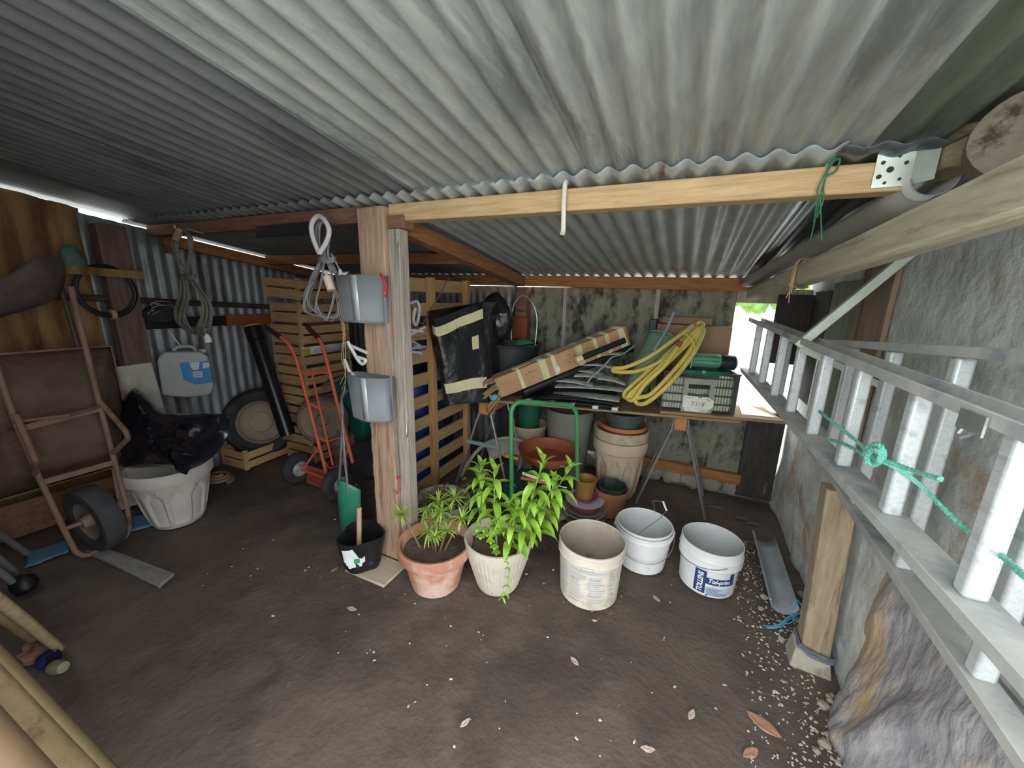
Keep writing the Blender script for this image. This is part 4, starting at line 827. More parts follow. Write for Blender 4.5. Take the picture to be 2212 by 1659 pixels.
# black tub with green cloth
c = (-1.28, 2.755, .738); t = thing('tub', 'round black plastic tub on table behind the long carton', 'tub', c)
MB().lathe([(.001, 0), (.18, 0), (.195, .02), (.232, .38), (.25, .385), (.255, .40), (.245, .408), (.226, .40), (.185, .03), (.001, .02)], c, 44).build('tub', mat('black_tub', '#24282a', '#303436', 5, .5, 0, .05), t)
q = inflate([V(-1.25, 2.74, 1.13), V(-1.17, 2.63, 1.14), V(-1.09, 2.68, 1.15), V(-1.08, 2.79, 1.14), V(-1.16, 2.86, 1.12)], V(-1.17, 2.74, 1.145), (0, 0, 1), .03, .012, 14, 3)
tag(q.build('green_cloth', mat('green_cloth', '#2f6b45', '#3d7f55', 12, .9, 0, .3)), 'green cloth lying in the black tub', 'cloth')
tag(MB().bounds((-1.50, 3.03, 1.10), (-1.26, 3.07, 1.33)).build('brown_box', mat('reddish_brown_box', '#7d4427', '#8f5231', 5, .6, 0, .1), bev=.004), 'reddish brown box behind the black tub', 'box')
tag(MB().bounds((-1.52, 3.02, .0), (-1.22, 3.07, 1.098)).build('dark_box', M_dk, bev=.004), 'dark box under the reddish brown box behind the tub', 'box')
tag(MB().tube(cr([AY(1105, 735, 2.9), AY(1104, 690, 2.9), AY(1112, 655, 2.9), AY(1130, 639, 2.9), AY(1150, 655, 2.9), AY(1160, 690, 2.9), AY(1156, 745, 2.88)], 6), .006, 8).build('wire_hoop', M_steel), 'bent grey metal hoop standing behind the black tub', 'hoop')
# ---- pots under the table
M_beige = mat('beige_plastic_pot', '#ab9a84', '#bfae97', 5, .75, 0, .05, c3='#96866f', c3s=3, c3t=.62)
def arches(N, j0, j1, dep):
    def f(a, j):
        if not j0 <= j <= j1: return 1
        s_ = abs(((a*N/(2*pi)) % 1)-.5)*2; lim = .78 if j < j1-1 else (.62 if j < j1 else .35)
        return 1-dep if s_ < lim-.06 else (1-dep*.5 if s_ < lim else 1)
    return f
def planter(name, label, c, rb, rt, h, m, N=10, cat='pot', group=None, inner=None):
    t = thing(name, label, cat, c, 0, group)
    r_ = lambda z: rb+(rt-rb)*(z/h)**.75
    prof = [(.001, 0), (rb*.96, 0), (rb, .012)]+[(r_(h*f), h*f) for f in (.08, .14, .2, .27, .34, .41, .48, .55, .61, .66)]+[(r_(h*.72), h*.72), (r_(h*.8)*1.0, h*.80), (rt*1.02, h*.82), (rt*1.03, h*.97), (rt*1.0, h), (rt*.95, h*.985), (rt*.9, h*.8), (rb*.9, .03), (.001, .03)]
    MB().lathe(prof, c, 160, mod=arches(N, 4, 12, .07)).build('pot', m, t); return t
planter('planter', 'big beige panelled planter standing under the right of the table', (-.36, 2.83, 0), .14, .20, .47, M_beige)
t = thing('planter', 'beige pot rim nested inside the big beige planter under the table', 'pot', (-.36, 2.83, .40))
MB().lathe([(.001, .0), (.15, .0), (.196, .075), (.203, .08), (.203, .11), (.205, .115), (.205, .15), (.195, .152), (.18, .14), (.14, .03), (.001, .02)], (-.36, 2.83, .40), 48).build('pot', M_beige, t)
def pot(name, label, c, prof, m, n=40, mod=None, cat='pot', group=None):
    t = thing(name, label, cat, c, 0, group); MB().lathe(prof, c, n, mod=mod).build('pot', m, t); return t
def openpot(rb, rt, h, rim=.02, band=.03): return [(.001, 0), (rb*.97, 0), (rb, .006), (rt-.006, h-band), (rt, h-band+.002), (rt+.002, h), (rt-.006, h+.001), (rt-.012, h-band), (rb-.008, .012), (.001, .012)]
M_ter2 = mat('plain_terracotta', '#a0623f', '#b4744e', 5, .8, 0, .1)
pot('clay_pot', 'terracotta coloured pot nested in the beige pots under the table', (-.35, 2.82, .475), openpot(.11, .175, .115), M_ter2)
pot('dark_pot', 'dark slate grey pot on top of the nested pots under the table', (-.345, 2.80, .50), [(.001, 0), (.10, 0), (.108, .01), (.126, .12), (.140, .125), (.150, .16), (.152, .19), (.140, .19), (.10, .02), (.001, .02)], mat('slate_pot', '#3b4547', '#4a5456', 5, .6))
pot('grey_pot', 'large smooth grey pot under the middle of the table', (-.81, 2.97, 0), openpot(.15, .20, .60, .02, .10), mat('mid_grey_pot', '#77756f', '#88867f', 5, .7))
pot('beige_pot', 'dusty beige pot under the green pot, beneath the table', (-1.19, 2.98, 0), openpot(.12, .17, .40), M_beige)
pot('green_pot', 'dark green plastic pot standing in a beige pot beneath the table', (-1.19, 2.98, .30), openpot(.085, .12, .33), mat('green_pot_plastic', '#1f5a41', '#2a6b4f', 5, .5))
t = pot('saucer', 'wide brown plastic saucer balanced on a pot under the table', (-.835, 2.525, .305), [(.001, 0), (.175, 0), (.22, .05), (.234, .085), (.226, .085), (.21, .05), (.17, .012), (.001, .012)], mat('brown_saucer', '#8c4a31', '#a05a3e', 5, .5, 0, .03), 56, cat='saucer')
pot('stand_pot', 'dark green pot under the wide brown saucer', (-.85, 2.57, 0), openpot(.10, .14, .298), mat('very_dark_green', '#1d3b33', '#26473e', 5, .6))
c = (-.50, 2.36, 0)
st_ = [(.150, 'lowest', '#8a8378', .022), (.160, 'second lowest', '#77736b', .024), (.150, 'middle pale', '#a09a90', .024), (.138, 'upper grey', '#8b8880', .022)]
z_ = 0
for r_, nm, cc, hh in st_:
    pot('pot_saucer', nm+' grey saucer of the stack behind the dirty bucket', (c[0], c[1], z_), [(.001, 0), (r_*.82, 0), (r_, hh), (r_-.004, hh+.002), (r_*.8, .006), (.001, .006)], mat('saucer_'+cc[1:], cc), 40, cat='saucer', group='stacked saucers'); z_ += hh*.95
pot('clay_bowl', 'reddish bowl with a white rim on the saucer stack', (c[0], c[1], z_), [(.001, 0), (.10, 0), (.128, .05), (.126, .052), (.095, .012), (.001, .012)], mat('red_bowl', '#84463a', '#95564a', 5, .6), cat='bowl')
pot('rim_ring', 'thin pale lilac saucer rim on the reddish bowl', (c[0], c[1], z_+.051), [(.001, .0), (.128, 0), (.134, .008), (.126, .009), (.10, .004), (.001, .004)], mat('lilac_rim', '#b7b0bd', '#c6c0cc', 5, .5), cat='saucer')
pot('pink_saucer', 'magenta saucer under the gold pot', (c[0], c[1], z_+.062), [(.001, 0), (.07, 0), (.085, .018), (.081, .02), (.06, .006), (.001, .006)], mat('magenta_plastic', '#8e3a62', '#a34a74', 5, .45), cat='saucer')
pot('gold_pot', 'small shiny gold pot on top of the saucer stack', (c[0]-.005, c[1], z_+.071), openpot(.058, .078, .14, .0, .0), mat('gold_paint', '#b0864a', '#c29758', 5, .35, .5))
pot('small_clay_pot', 'small terracotta pot with dark octagonal liner by the beige planter', (-.345, 2.50, 0), openpot(.085, .118, .20), mat('pinkish_terracotta', '#96624c', '#a8725b', 5, .8))
pot('octagonal_liner', 'dark green octagonal pot sitting in the small terracotta pot', (-.345, 2.50, .06), openpot(.075, .104, .165), mat('dark_liner', '#27332f', '#324039', 5, .5), 8)
# green trolley handle
M_grn = mat('green_painted_tube', '#3b8550', '#4a9661', 6, .35, 0, .03)
t = thing('trolley', 'green tubular U-shaped trolley handle in front of the table', 'trolley', (-.7, 2.1, 0))
a, b, c_, d_ = V(-.845, 1.90, .03), AY(1104, 866, 1.96), AY(1246, 876, 2.33), V(-.545, 2.36, .03)
MB().tube(rounded([a, b, c_, d_], .09, 7), .0145, 12).build('handle', M_grn, t)
MB().prism([V(-.86, 1.86, .012), V(-.52, 2.38, .012), V(-.66, 2.46, .012), V(-1.02, 1.94, .012)], (0, 0, .03)).build('platform', mat('old_grey_plank', '#8f897c', '#a29b8d', 5, .9, 0, .3), t, bev=.004)
# old pot full of roots
c = (-1.30, 1.80, 0); t = thing('root_pot', 'grey-white pot full of dry brown roots behind the terracotta pot', 'pot', c)
MB().lathe(openpot(.14, .178, .225, .02, .05), c, 44).build('pot', mat('dirty_white_pot', '#b5b0a6', '#c6c1b7', 5, .7, 0, .1, c3='#958f84', c3s=4), t)
soil(t, c, .15, .17, M_soil, 6)
q = MB(); random.seed(13)
for k in range(70):
    a = random.uniform(0, 2*pi); r = random.uniform(.02, .17); p = V(c[0]+r*cos(a), c[1]+r*sin(a), .19+random.uniform(0, .07)); pts = [p]
    for j in range(4): p = p+V(random.uniform(-.05, .05), random.uniform(-.05, .05), random.uniform(-.025, .03)); pts.append(p)
    q.tube(cr(pts, 4), random.uniform(.0015, .004), 5)
q.build('roots', mat('dry_roots', '#65503d', '#80694f', 9, .9), t)
# old plastic garden chair tipped behind the pot
t = thing('garden_chair', 'grey-white plastic garden chair tipped over under the left trestle', 'chair', (-1.25, 2.35, 0))
M_chair = mat('weathered_white_plastic', '#9a958c', '#aca79e', 5, .6, 0, .05)
cp = [AY(990, 1050, 2.50), AY(998, 1025, 2.52), AY(1014, 995, 2.55), AY(1045, 962, 2.60), AY(1085, 947, 2.66), AY(1120, 950, 2.72), AY(1136, 958, 2.76)]
MB().tube(cr(cp, 8), .016, 10).build('frame', M_chair, t)
q = MB(); P = cr(cp[3:], 8)
q.grid(lambda u, v: P[min(int(u*(len(P)-1)), len(P)-1)].lerp(P[min(int(u*(len(P)-1)), len(P)-1)]+V(.03, .04, -.16), v)+V(0, .03*sin(pi*v), 0), 24, 6); q.build('back_panel', M_chair, t, solid=.005)
for p, e in ((cp[0], V(-1.55, 2.47, .0)), (cp[6], V(-1.18, 2.74, .0)), (cp[2]+V(.04, .03, -.05), V(-1.40, 2.62, 0))):
    MB().tube([p, e], .013, 8).build('leg', M_chair, t)
# hand tools in there
for k, (a, b, col, lab) in enumerate([((1128, 1022), (1175, 1038), '#d8d4c8', 'white handled hand tool lying under the saucer'), ((1125, 1032), (1180, 1044), '#b4643a', 'orange handled hand tool lying under the saucer')]):
    t = thing('hand_tool', lab, 'tool', tuple(AY(*a, 2.2)))
    p, e = AY(*a, 2.08), AY(*b, 2.14); MB().tube([p, p.lerp(e, .5), e], [.010, .012, .008], 10).build('handle', mat('tool_'+col[1:], col), t); MB().tube([e, e+(e-p)*.8], .004, 6).build('shaft', M_steel, t)
tag(MB().tube([AY(1090, 984, 2.22), AY(1118, 991, 2.30)], .013, 10).build('yellow_handle', mat('yellow_handle', '#c8952c')), 'yellow tool handle beside the tipped chair', 'tool handle')
tag(MB().bounds((-1.02, 2.12, 0), (-.94, 2.42, .24)).build('tool_tub', mat('dark_teal_tub', '#1f3f3a', '#28504a', 5, .6), bev=.01), 'dark teal tub under the hand tools beside trolley handle', 'tub')
# ================================================================ pallet, things on the post
M_pal = mat('pallet_wood', '#a98a66', '#bfa07a', 5, .85, 0, .35, 16, st=(12, 1.2, 12), c3='#86694b', c3s=2, c3t=.62)
M_palv = mat('pallet_upright_wood', '#ac8558', '#c29b6c', 5, .85, 0, .35, 16, st=(12, 12, 1.2), c3='#8a6741', c3s=2, c3t=.62)
PX = -1.66
t = thing('pallet', 'tall wooden pallet standing on edge behind the post', 'pallet', (PX, 2.3, 0))
for k in range(10):
    z = .055+.163*k; MB().bounds((PX-.02, 1.60, z), (PX, 2.68, z+.088)).build('slat', M_pal, t, bev=.003)
for y in (1.61, 2.15, 2.62): MB().bounds((PX+.0005, y, 0), (PX+.045, y+.055, 1.62)).build('upright', M_palv, t, bev=.003)
c = (-2.045, 2.40, 0); t = thing('barrel', 'bright blue plastic barrel seen through the pallet slats', 'barrel', c)
MB().lathe([(.001, 0), (.25, 0), (.275, .02), (.28, .20), (.287, .22), (.287, .25), (.28, .27), (.28, .55), (.287, .57), (.287, .60), (.28, .62), (.27, .80), (.25, .83), (.001, .835)], c, 44).build('body', mat('blue_barrel', '#1f3f8a', '#294b9c', 5, .4, 0, .05), t)
q = inflate([V(-2.3, 2.2, .84), V(-1.84, 2.14, .86), V(-1.80, 2.6, .9), V(-2.25, 2.66, .88)], V(-2.05, 2.42, .92), (0, 0, 1), .22, .03, 6, 6, .1)
tag(q.build('tarpaulin', M_bag, ang=70), 'black tarpaulin heaped on the blue barrel behind the pallet', 'tarpaulin')
# white tube hooks
M_pvc = mat('white_pvc_tube', '#c9c9cb', '#d8d8d8', 8, .45, 0, .03)
HK = [([(868, 585), (866, 600), (860, 628)], 1.60, 'short white tube sticking up right of the post top'),
      ([(862, 652), (872, 655), (878, 672), (876, 700)], 1.66, 'curved white tube hanging on upper pallet slat next to the post'),
      ([(888, 655), (900, 651), (906, 665), (903, 690), (898, 702), (893, 690), (897, 665)], 1.68, 'white tube bent in a tight loop on the upper pallet slat'),
      ([(866, 708), (890, 713), (913, 716)], 1.68, 'straight cream tube end pointing right below the looped tube'),
      ([(868, 740), (890, 722), (918, 706)], 1.70, 'straight cream tube slanting up to the right through pallet'),
      ([(866, 757), (890, 760), (910, 763)], 1.68, 'short white tube end pointing right, middle of the pallet'),
      ([(866, 760), (876, 770), (881, 790)], 1.66, 'white tube bent downward below the middle slat')]
for k, (pp, Y, lab) in enumerate(HK):
    tag(MB().tube(cr([AX(x, y, -1.648+(.0 if i == 0 else .02+.012*i)) for i, (x, y) in enumerate(pp)], 7), .0105, 10).build('white_tube', M_pvc), lab, 'tube', 'white tubes poked through the pallet')
for k, (pp, Y, lab) in enumerate([([(751, 738), (770, 772), (782, 786), (790, 778), (774, 772)], 1.40, 'crooked white tube sticking out left of the post, uppermost'), ([(754, 745), (770, 752), (792, 762)], 1.42, 'straight white tube crossing the crooked one left of the post'), ([(744, 776), (754, 800), (766, 812)], 1.40, 'white tube leaning into the lower grey box')]):
    tag(MB().tube(cr([AY(x, y, Y) for x, y in pp], 7), .009, 10).build('white_tube', M_pvc), lab, 'tube', 'white tubes beside the post')
tag(MB().tube(cr([AX(970, 600, -1.58), AX(948, 640, -1.59), AX(922, 684, -1.60), AX(912, 700, -1.61), AX(900, 680, -1.63), AX(885, 655, -1.655)], 5), .004, 6).build('twig', mat('brown_twig', '#7d5f46')), 'thin brown twig stuck in the top of the pallet', 'twig')
# grey boxes on the post
M_gbox = mat('grey_plastic_box', '#7b7f85', '#898d92', 6, .45, 0, .05); M_gst = mat('silver_stripe', '#b9bdc0', '#c9cdd0', 6, .35, .2)
def greybox(label, x0, x1, yb, z0, z1, closed):
    t = thing('wall_box', label, 'box', ((x0+x1)/2, yb, z0), 0, None); w_ = x1-x0
    plan = [(0, 0), (0, -.05), (.10, -.085), (.50, -.105), (.64, -.105), (.68, -.10), (.97, -.065), (1, -.05), (1, 0)]
    sl_ = lambda z: .02*(z1-z)/(z1-z0)
    q = MB(); n = len(plan)
    prof = [z0, z0+.01, z1]
    vs = []
    for j, z in enumerate(prof):
        k = .94 if j == 0 else 1
        for (u, y) in plan: vs.append(V(x0+sl_(z)*1.2+(w_-sl_(z)*1.6)*(.5+(u-.5)*k), yb+y*k*(1-.06*(z1-z)/(z1-z0)), z))
    q.add(vs, [(j*n+i, j*n+i+1, (j+1)*n+i+1, (j+1)*n+i) for j in range(2) for i in range(n-1)]+[(j*n+n-1, j*n, (j+1)*n, (j+1)*n+n-1) for j in range(2)]+[tuple(range(n))])
    q.build('shell', M_gbox, t, solid=.004, off=-1, ang=25)
    def pt(u, y, z): return V(x0+sl_(z)*1.2+(w_-sl_(z)*1.6)*u, yb+y*(1-.06*(z1-z)/(z1-z0))-.0015, z)
    MB().add([pt(.50, -.106, z0+.012), pt(.66, -.105, z0+.012), pt(.66, -.105, z1-.002), pt(.50, -.106, z1-.002)], [(0, 1, 2, 3)]).build('stripe', M_gst, t, solid=.001)
    if closed: MB().add([V(x0+.012, yb-.07, z1+.001), V(x0+w_*.42, yb-.105, z1+.001), V(x0+w_*.42, yb-.085, z1+.014), V(x0+.012, yb-.05, z1+.014)], [(0, 1, 2, 3)]).build('lip', mat('pale_lip', '#c6c8c6'), t, solid=.003)
    return t
greybox('upper grey plastic box with silver stripe fixed to the post', -1.60, -1.315, 1.428, 1.362, 1.585, True)
greybox('lower grey open-topped plastic box with silver stripe on the post', -1.575, -1.305, 1.428, .862, 1.095, False)
# bungee
t = thing('bungee_cord', 'grey bungee cord with red hooks hanging down the front of post', 'cord', tuple(AY(862, 1040, 1.42)))
MB().tube(cr([AY(831, 640, 1.32), AY(835, 700, 1.32), AY(842, 780, 1.325), AY(846, 840, 1.34), AY(853, 930, 1.42), AY(858, 990, 1.425), AY(861, 1028, 1.425)], 8), .0045, 7).build('cord', mat('grey_violet_cord', '#77757e', '#8b8992', 30, .7), t)
M_red = mat('red_plastic_hook', '#b8313a', '#c8414a', 9, .4)
MB().tube(cr([AY(831, 642, 1.32), AY(833, 620, 1.32), AY(828, 602, 1.32), AY(822, 592, 1.34)], 5), .006, 8).build('hook', M_red, t)
MB().lathe([(.001, -.008), (.009, -.006), (.009, .008), (.001, .009)], AY(831, 634, 1.318), 12).build('ferrule', M_red, t)
MB().tube(cr([AY(861, 1040, 1.425), AY(863, 1055, 1.425), AY(858, 1066, 1.425), AY(852, 1058, 1.425)], 5), .0045, 7).build('hook', mat('faint_red_hook', '#a8605c'), t)
MB().lathe([(.001, -.010), (.010, -.008), (.010, .006), (.001, .009)], AY(861, 1032, 1.42), 12).build('ferrule', M_red, t)
# cable hanks
def hank(name, label, cx, Y, y0, yk, y1, wtop, wbot, n, m, r, seed, cxb=None):
    random.seed(seed); t = thing(name, label, 'cable', tuple(AY(cx, yk, Y))); cxb = cxb or cx+8; q = MB()
    for k in range(n):
        a = random.uniform(-1, 1); b = random.uniform(-1, 1); yy = Y+random.uniform(-.035, .035)
        pts = [(cx+a*wtop*.25, y0+4+abs(a)*8), (cx+wtop*(.5+.5*abs(a))*.8, y0+(yk-y0)*.3), (cx+wtop*.45+a*4, y0+(yk-y0)*.7), (cx+10+a*6, yk), (cxb+wbot*(.4+.5*abs(b)), yk+(y1-yk)*.5), (cxb+wbot*.6*abs(b)+8, y1-20*abs(a)), (cxb+b*6, y1-14*abs(a)), (cxb-wbot*(.3+.6*abs(b)), yk+(y1-yk)*(.75-.1*a)), (cxb-wbot*.55*abs(b)-4, yk+(y1-yk)*.35), (cx+2+b*6, yk), (cx-wtop*.25+b*4, y0+(yk-y0)*.75), (cx-wtop*(.3+.5*abs(b)), y0+(yk-y0)*.3)]
        q.tube(cr([AY(x, y, yy) for x, y in pts], 6, True), r, 6, True)
    q.build('cable', m, t)
    qq = MB()
    for k in range(3): qq.tube(cr([AY(cx-8, yk+4*k, Y-.045), AY(cx+8, yk+3+4*k, Y-.06), AY(cx+26, yk+4*k, Y-.045), AY(cx+24, yk+4*k, Y+.04), AY(cx-4, yk+4*k, Y+.04)], 5, True), r, 6, True)
    qq.build('binding', m, t); return t
M_cabl = mat('light_grey_cable', '#88878a', '#9a999c', 20, .5, 0, .02); M_cabd = mat('dusty_grey_cable', '#6f6a64', '#827d76', 20, .6, 0, .02)
t = hank('cable_hank', 'pale grey cable hank with white foam loop hanging from the left beam', 697, 1.40, 470, 556, 692, 22, 54, 10, M_cabl, .0042, 4, 700)
MB().tube(cr([AY(690, 548, 1.34), AY(675, 510, 1.34), AY(674, 482, 1.34), AY(688, 467, 1.345), AY(703, 478, 1.34), AY(711, 500, 1.34), AY(704, 525, 1.34), AY(690, 547, 1.335)], 7), .0115, 10).build('foam_loop', mat('white_foam_tube', '#c9c5c6', '#d6d2d3', 9, .7, 0, .1), t)
MB().tube([AY(706, 597, 1.33), AY(716, 627, 1.33)], .020, 12).build('socket', mat('cream_socket', '#cdbcaa', '#d9c8b6', 9, .5), t); MB().tube([AY(703, 588, 1.33), AY(707, 598, 1.33)], .008, 8).build('plug_neck', mat('cream_socket'  , '#cdbcaa'), t)
MB().tube(cr([AY(716, 548, 1.36), AY(728, 572, 1.36), AY(735, 585, 1.36)], 4), .004, 6).build('lead', M_cabl, t); MB().tube([AY(734, 582, 1.355), AY(737, 594, 1.35), AY(742, 602, 1.35)], [.006, .013, .010], 10).build('plug', mat('white_plug', '#d6d2cc'), t)
MB().tube(cr([V(-1.70, 1.46, 1.85), V(-1.70, 1.40, 1.875), V(-1.70, 1.385, 1.85)], 4), .004, 6).build('nail', M_steel, t)
t = hank('cable_hank', 'dusty grey cable hank hanging near the left wall, white plug below', 395, 1.36, 490, 592, 718, 30, 44, 15, M_cabd, .0048, 9, 416)
MB().tube(cr([AY(432, 690, 1.34), AY(425, 708, 1.34), AY(440, 715, 1.33), AY(446, 722, 1.33)], 5), .0045, 6).build('lead', M_cabd, t)
MB().tube(cr([V(-2.88, 1.474, 1.85), V(-2.89, 1.40, 1.865), V(-2.90, 1.345, 1.855), V(-2.90, 1.335, 1.88)], 5), .005, 6).build('nail', M_steel, t)
MB().tube([AY(446, 721, 1.33), AY(448, 728, 1.33), AY(451, 740, 1.33)], [.006, .018, .020], 10).build('plug', mat('white_plug'  , '#d6d2cc'), t)
MB().tube([AY(385, 505, 1.30), AY(388, 498, 1.30), AY(380, 515, 1.30)], [.008, .018, .02], 10).build('socket', mat('tan_socket', '#a08a70'), t)
q = MB(); random.seed(17)
for k in range(3): q.tube(cr([AY(722+k, 620, 1.38), AY(730+4*k, 665, 1.37), AY(741+2*k, 720, 1.37), AY(738+4*k, 775, 1.37), AY(746-3*k+random.uniform(-6, 6), 800+15*k, 1.37), AY(735+3*k, 830+12*k, 1.38)], 5), .0015, 5)
tag(q.build('twine', mat('tan_hanging_twine', '#b09a78', '#c2ad8b', 20, .8)), 'strands of tan twine hanging left of the post', 'twine')
# ================================================================ left bay
# ---- stack of slatted fruit crates
M_crw = mat('thin_crate_wood', '#ab8861', '#c3a077', 4, .85, 0, .25, 20, st=(2, 2, 14), c3='#8d6d4a', c3s=2.5, c3t=.62)
def fruit_crate(label, L=.50, W=.36, H=.165, group='fruit crates in the stack'):
    t = thing('fruit_crate', label, 'crate', (0, 0, 0), 0, group)
    for sx in (-1, 1):
        for sy in (-1, 1):
            x, y = sx*(W/2-.014), sy*(L/2-.014); MB().prism([V(x-sx*.013, y+sy*.013, 0), V(x+sx*.013, y+sy*.013, 0), V(x+sx*.013, y-sy*.013, 0)], (0, 0, H+.012)).build('corner_post', M_crw, t)
    for sx in (-1, 1):
        q = MB()
        for z0, z1 in ((.012, .075), (.092, H-.008)): q.bounds((sx*W/2-.003, -L/2, z0), (sx*W/2+.003, L/2, z1))
        q.build('long_side', M_crw, t)
    for sy in (-1, 1):
        q = MB()
        for z0, z1 in ((.012, .085), (.10, H-.002)): q.bounds((-W/2+.004, sy*L/2-.003, z0), (W/2-.004, sy*L/2+.003, z1))
        q.build('end_side', M_crw, t)
    q = MB()
    for k in range(5): q.bounds((-W/2+.01+.07*k, -L/2+.004, .006), (-W/2+.065+.07*k, L/2-.004, .011))
    q.build('base', M_crw, t); return t
proto = fruit_crate('bottom slatted wooden fruit crate of the tall stack')
SX, SY = -3.055, 2.31
order = ['bottom', 'second lowest', 'third from the floor', 'fourth from the floor', 'fifth from the floor', 'white-labelled sixth', 'seventh from the floor', 'second topmost']
random.seed(6); cr_all = []
for k in range(8):
    loc = (SX+random.uniform(-.012, .012), SY+random.uniform(-.012, .012), .178*k); rz = random.uniform(-.03, .03)
    if k == 0: o = proto; o.location = loc; o.rotation_euler = (0, 0, rz)
    else: o = dup(proto, loc, rz, order[k]+' slatted wooden fruit crate of the tall stack')
    cr_all.append(o)
o = dup(proto, (SX-.03, SY+.0, 1.450), .12, 'topmost slatted wooden fruit crate, tilted on the stack', (.03, .06)); cr_all.append(o)
lab = cr_all[5]; _inv[lab.name] = (Matrix.Translation(lab.location) @ Matrix.Rotation(lab.rotation_euler.z, 4, 'Z')).inverted()
lm = _inv[lab.name].inverted()
def lpt(y, z, d=.0045): return lm @ V(.18+d, y, z)
q = MB().add([lpt(-.245, .094), lpt(.20, .094), lpt(.20, .162), lpt(-.245, .162)], [(0, 1, 2, 3)]); q.build('paper_label', mat('white_paper', '#c9c7c0', '#d8d6cf', 9, .8), lab, solid=.0006)
q = MB().add([lpt(-.24, .096, .006), lpt(-.17, .096, .006), lpt(-.17, .15, .006), lpt(-.24, .15, .006)], [(0, 1, 2, 3)]); q.build('yellow_patch', mat('yellow_print', '#b3a02c'), lab)
q = text_mb('ananas', .075, lpt(-.15, .108, .0065), lm.to_3x3() @ V(0, .95, 0), V(0, 0, 1), .3, -.001); q.build('lettering', mat('grey_lettering', '#77777a'), lab)
q = MB().add([lm @ V(.18+.0046-.0, -.16, -.42), lm @ V(.1846, -.05, -.43), lm @ V(.1846, -.06, -.385), lm @ V(.1846, -.15, -.38)], [(0, 1, 2, 3)])
# crate on the floor
fc = dup(proto, (-3.435, 2.045, 0), .05, 'pale slatted fruit crate alone on the floor with a car wheel in it'); del fc['group']
fc.scale = (.84, 1.34, 1.0)
# ---- car wheel standing in the crate
t = thing('car_wheel', 'old car wheel with dusty rim leaning in the floor crate', 'wheel', (-3.37, 2.05, .02))
M_tyre = mat('dusty_black_tyre', '#26262a', '#37373b', 8, .85, 0, .3, c3='#4a4744', c3s=4, c3t=.62); M_rim = mat('dusty_steel_rim', '#8e8177', '#a39588', 6, .85, .1, .3, c3='#6f635b', c3s=4)
wc = V(-3.425, 2.00, .335); wa = V(.72, -.62, .20).normalized()
MB().lathe([(.19, -.07), (.23, -.083), (.275, -.085), (.300, -.06), (.308, -.02), (.308, .02), (.300, .06), (.275, .085), (.23, .083), (.19, .07), (.18, .0), (.19, -.07)], wc, 48, wa).build('tyre', M_tyre, t)
rm_ = MB().lathe([(.192, .072), (.186, .078), (.176, .060), (.172, .02), (.16, .03), (.12, .055), (.095, .060), (.085, .048), (.06, .045), (.03, .055), (.001, .056)], wc, 44, wa).build('rim', M_rim, t)
for k in range(5):
    u, v = frame_for(wa); a = 2*pi*k/5; MB().lathe([(.001, 0), (.009, 0), (.008, .012), (.001, .013)], wc+(u*cos(a)+v*sin(a))*.062+wa*.044, 8, wa).build('wheel_bolt', M_rim, rm_)
# ---- black drain pipe leaning
t = thing('drain_pipe', 'shiny black drain pipe leaning beside the crate stack', 'pipe', (-3.0, 1.95, .1))
pa, pb = AY(622, 940, 1.88), AY(545, 703, 1.90); d = (pb-pa).normalized(); L_ = (pb-pa).length
MB().lathe([(.052, .003), (.052, 0), (.058, 0), (.058, L_*.86), (.066, L_*.87), (.066, L_), (.056, L_), (.054, L_*.9)], pa, 24, d).build('pipe', mat('glossy_black_pipe', '#141416', '#1b1b1e', 9, .3, 0, .05), t)
MB().lathe([(.0665, L_*.985), (.067, L_*.993), (.066, L_*.997)], pa, 24, d).build('seal_ring', mat('orange_seal', '#c07a58'), t)
# ---- orange sack truck
M_or = mat('orange_red_paint', '#c4563b', '#d66c50', 6, .5, 0, .08, c3='#9a5646', c3s=4, c3t=.64)
t = thing('sack_truck', 'orange-red two-wheeled sack truck parked against the crate stack', 'hand truck', (-2.42, 1.8, 0))
YT = 1.80
def tp(px, py, dy=0): return AY(px, py, YT+dy)
Lp = rounded([tp(583, 714, -.02), tp(622, 738), tp(640, 775), tp(664, 865), tp(705, 1022)], .06, 5)
Rp = rounded([tp(672, 714, .0), tp(694, 737), tp(705, 775), tp(726, 860), tp(762, 1000)], .06, 5)
MB().tube(Lp, .0125, 10).build('upright', M_or, t); MB().tube(Rp, .0125, 10).build('upright', M_or, t)
for a, b in ((tp(577, 708, -.02), tp(606, 729, -.01)), (tp(664, 706, 0), tp(688, 731, 0))): MB().tube([a, b], .017, 12).build('grip', mat('dark_brown_grip', '#33201f'), t)
def cross(a, b, sag): 
    a, b = Vector(a), Vector(b); MB().bar(a, b, .006, .022, V(0, 0, 1)).build('cross_bar', M_or, t)
cross(tp(652, 803), tp(713, 805), 0); 
for (x0, y0, x1, y1) in ((667, 870, 729, 877), (690, 945, 744, 945), (703, 1000, 728, 1008)):
    MB().tube(cr([tp(x0, y0), tp((x0*2+x1)/3, (y0*2+y1)/3+8, .05), tp((x0+2*x1)/3, y1+2, .05), tp(x1, y1)], 5), .009, 8).build('cross_bar', M_or, t)
MB().tube(cr([tp(674, 805, .02), tp(688, 870, .05), tp(706, 948, .05), tp(719, 1005, .02)], 5), .008, 8).build('middle_strut', M_or, t)
wl, wr = V(-2.685, 1.79, .128), V(-2.195, 1.755, .128); axd = (wr-wl).normalized()
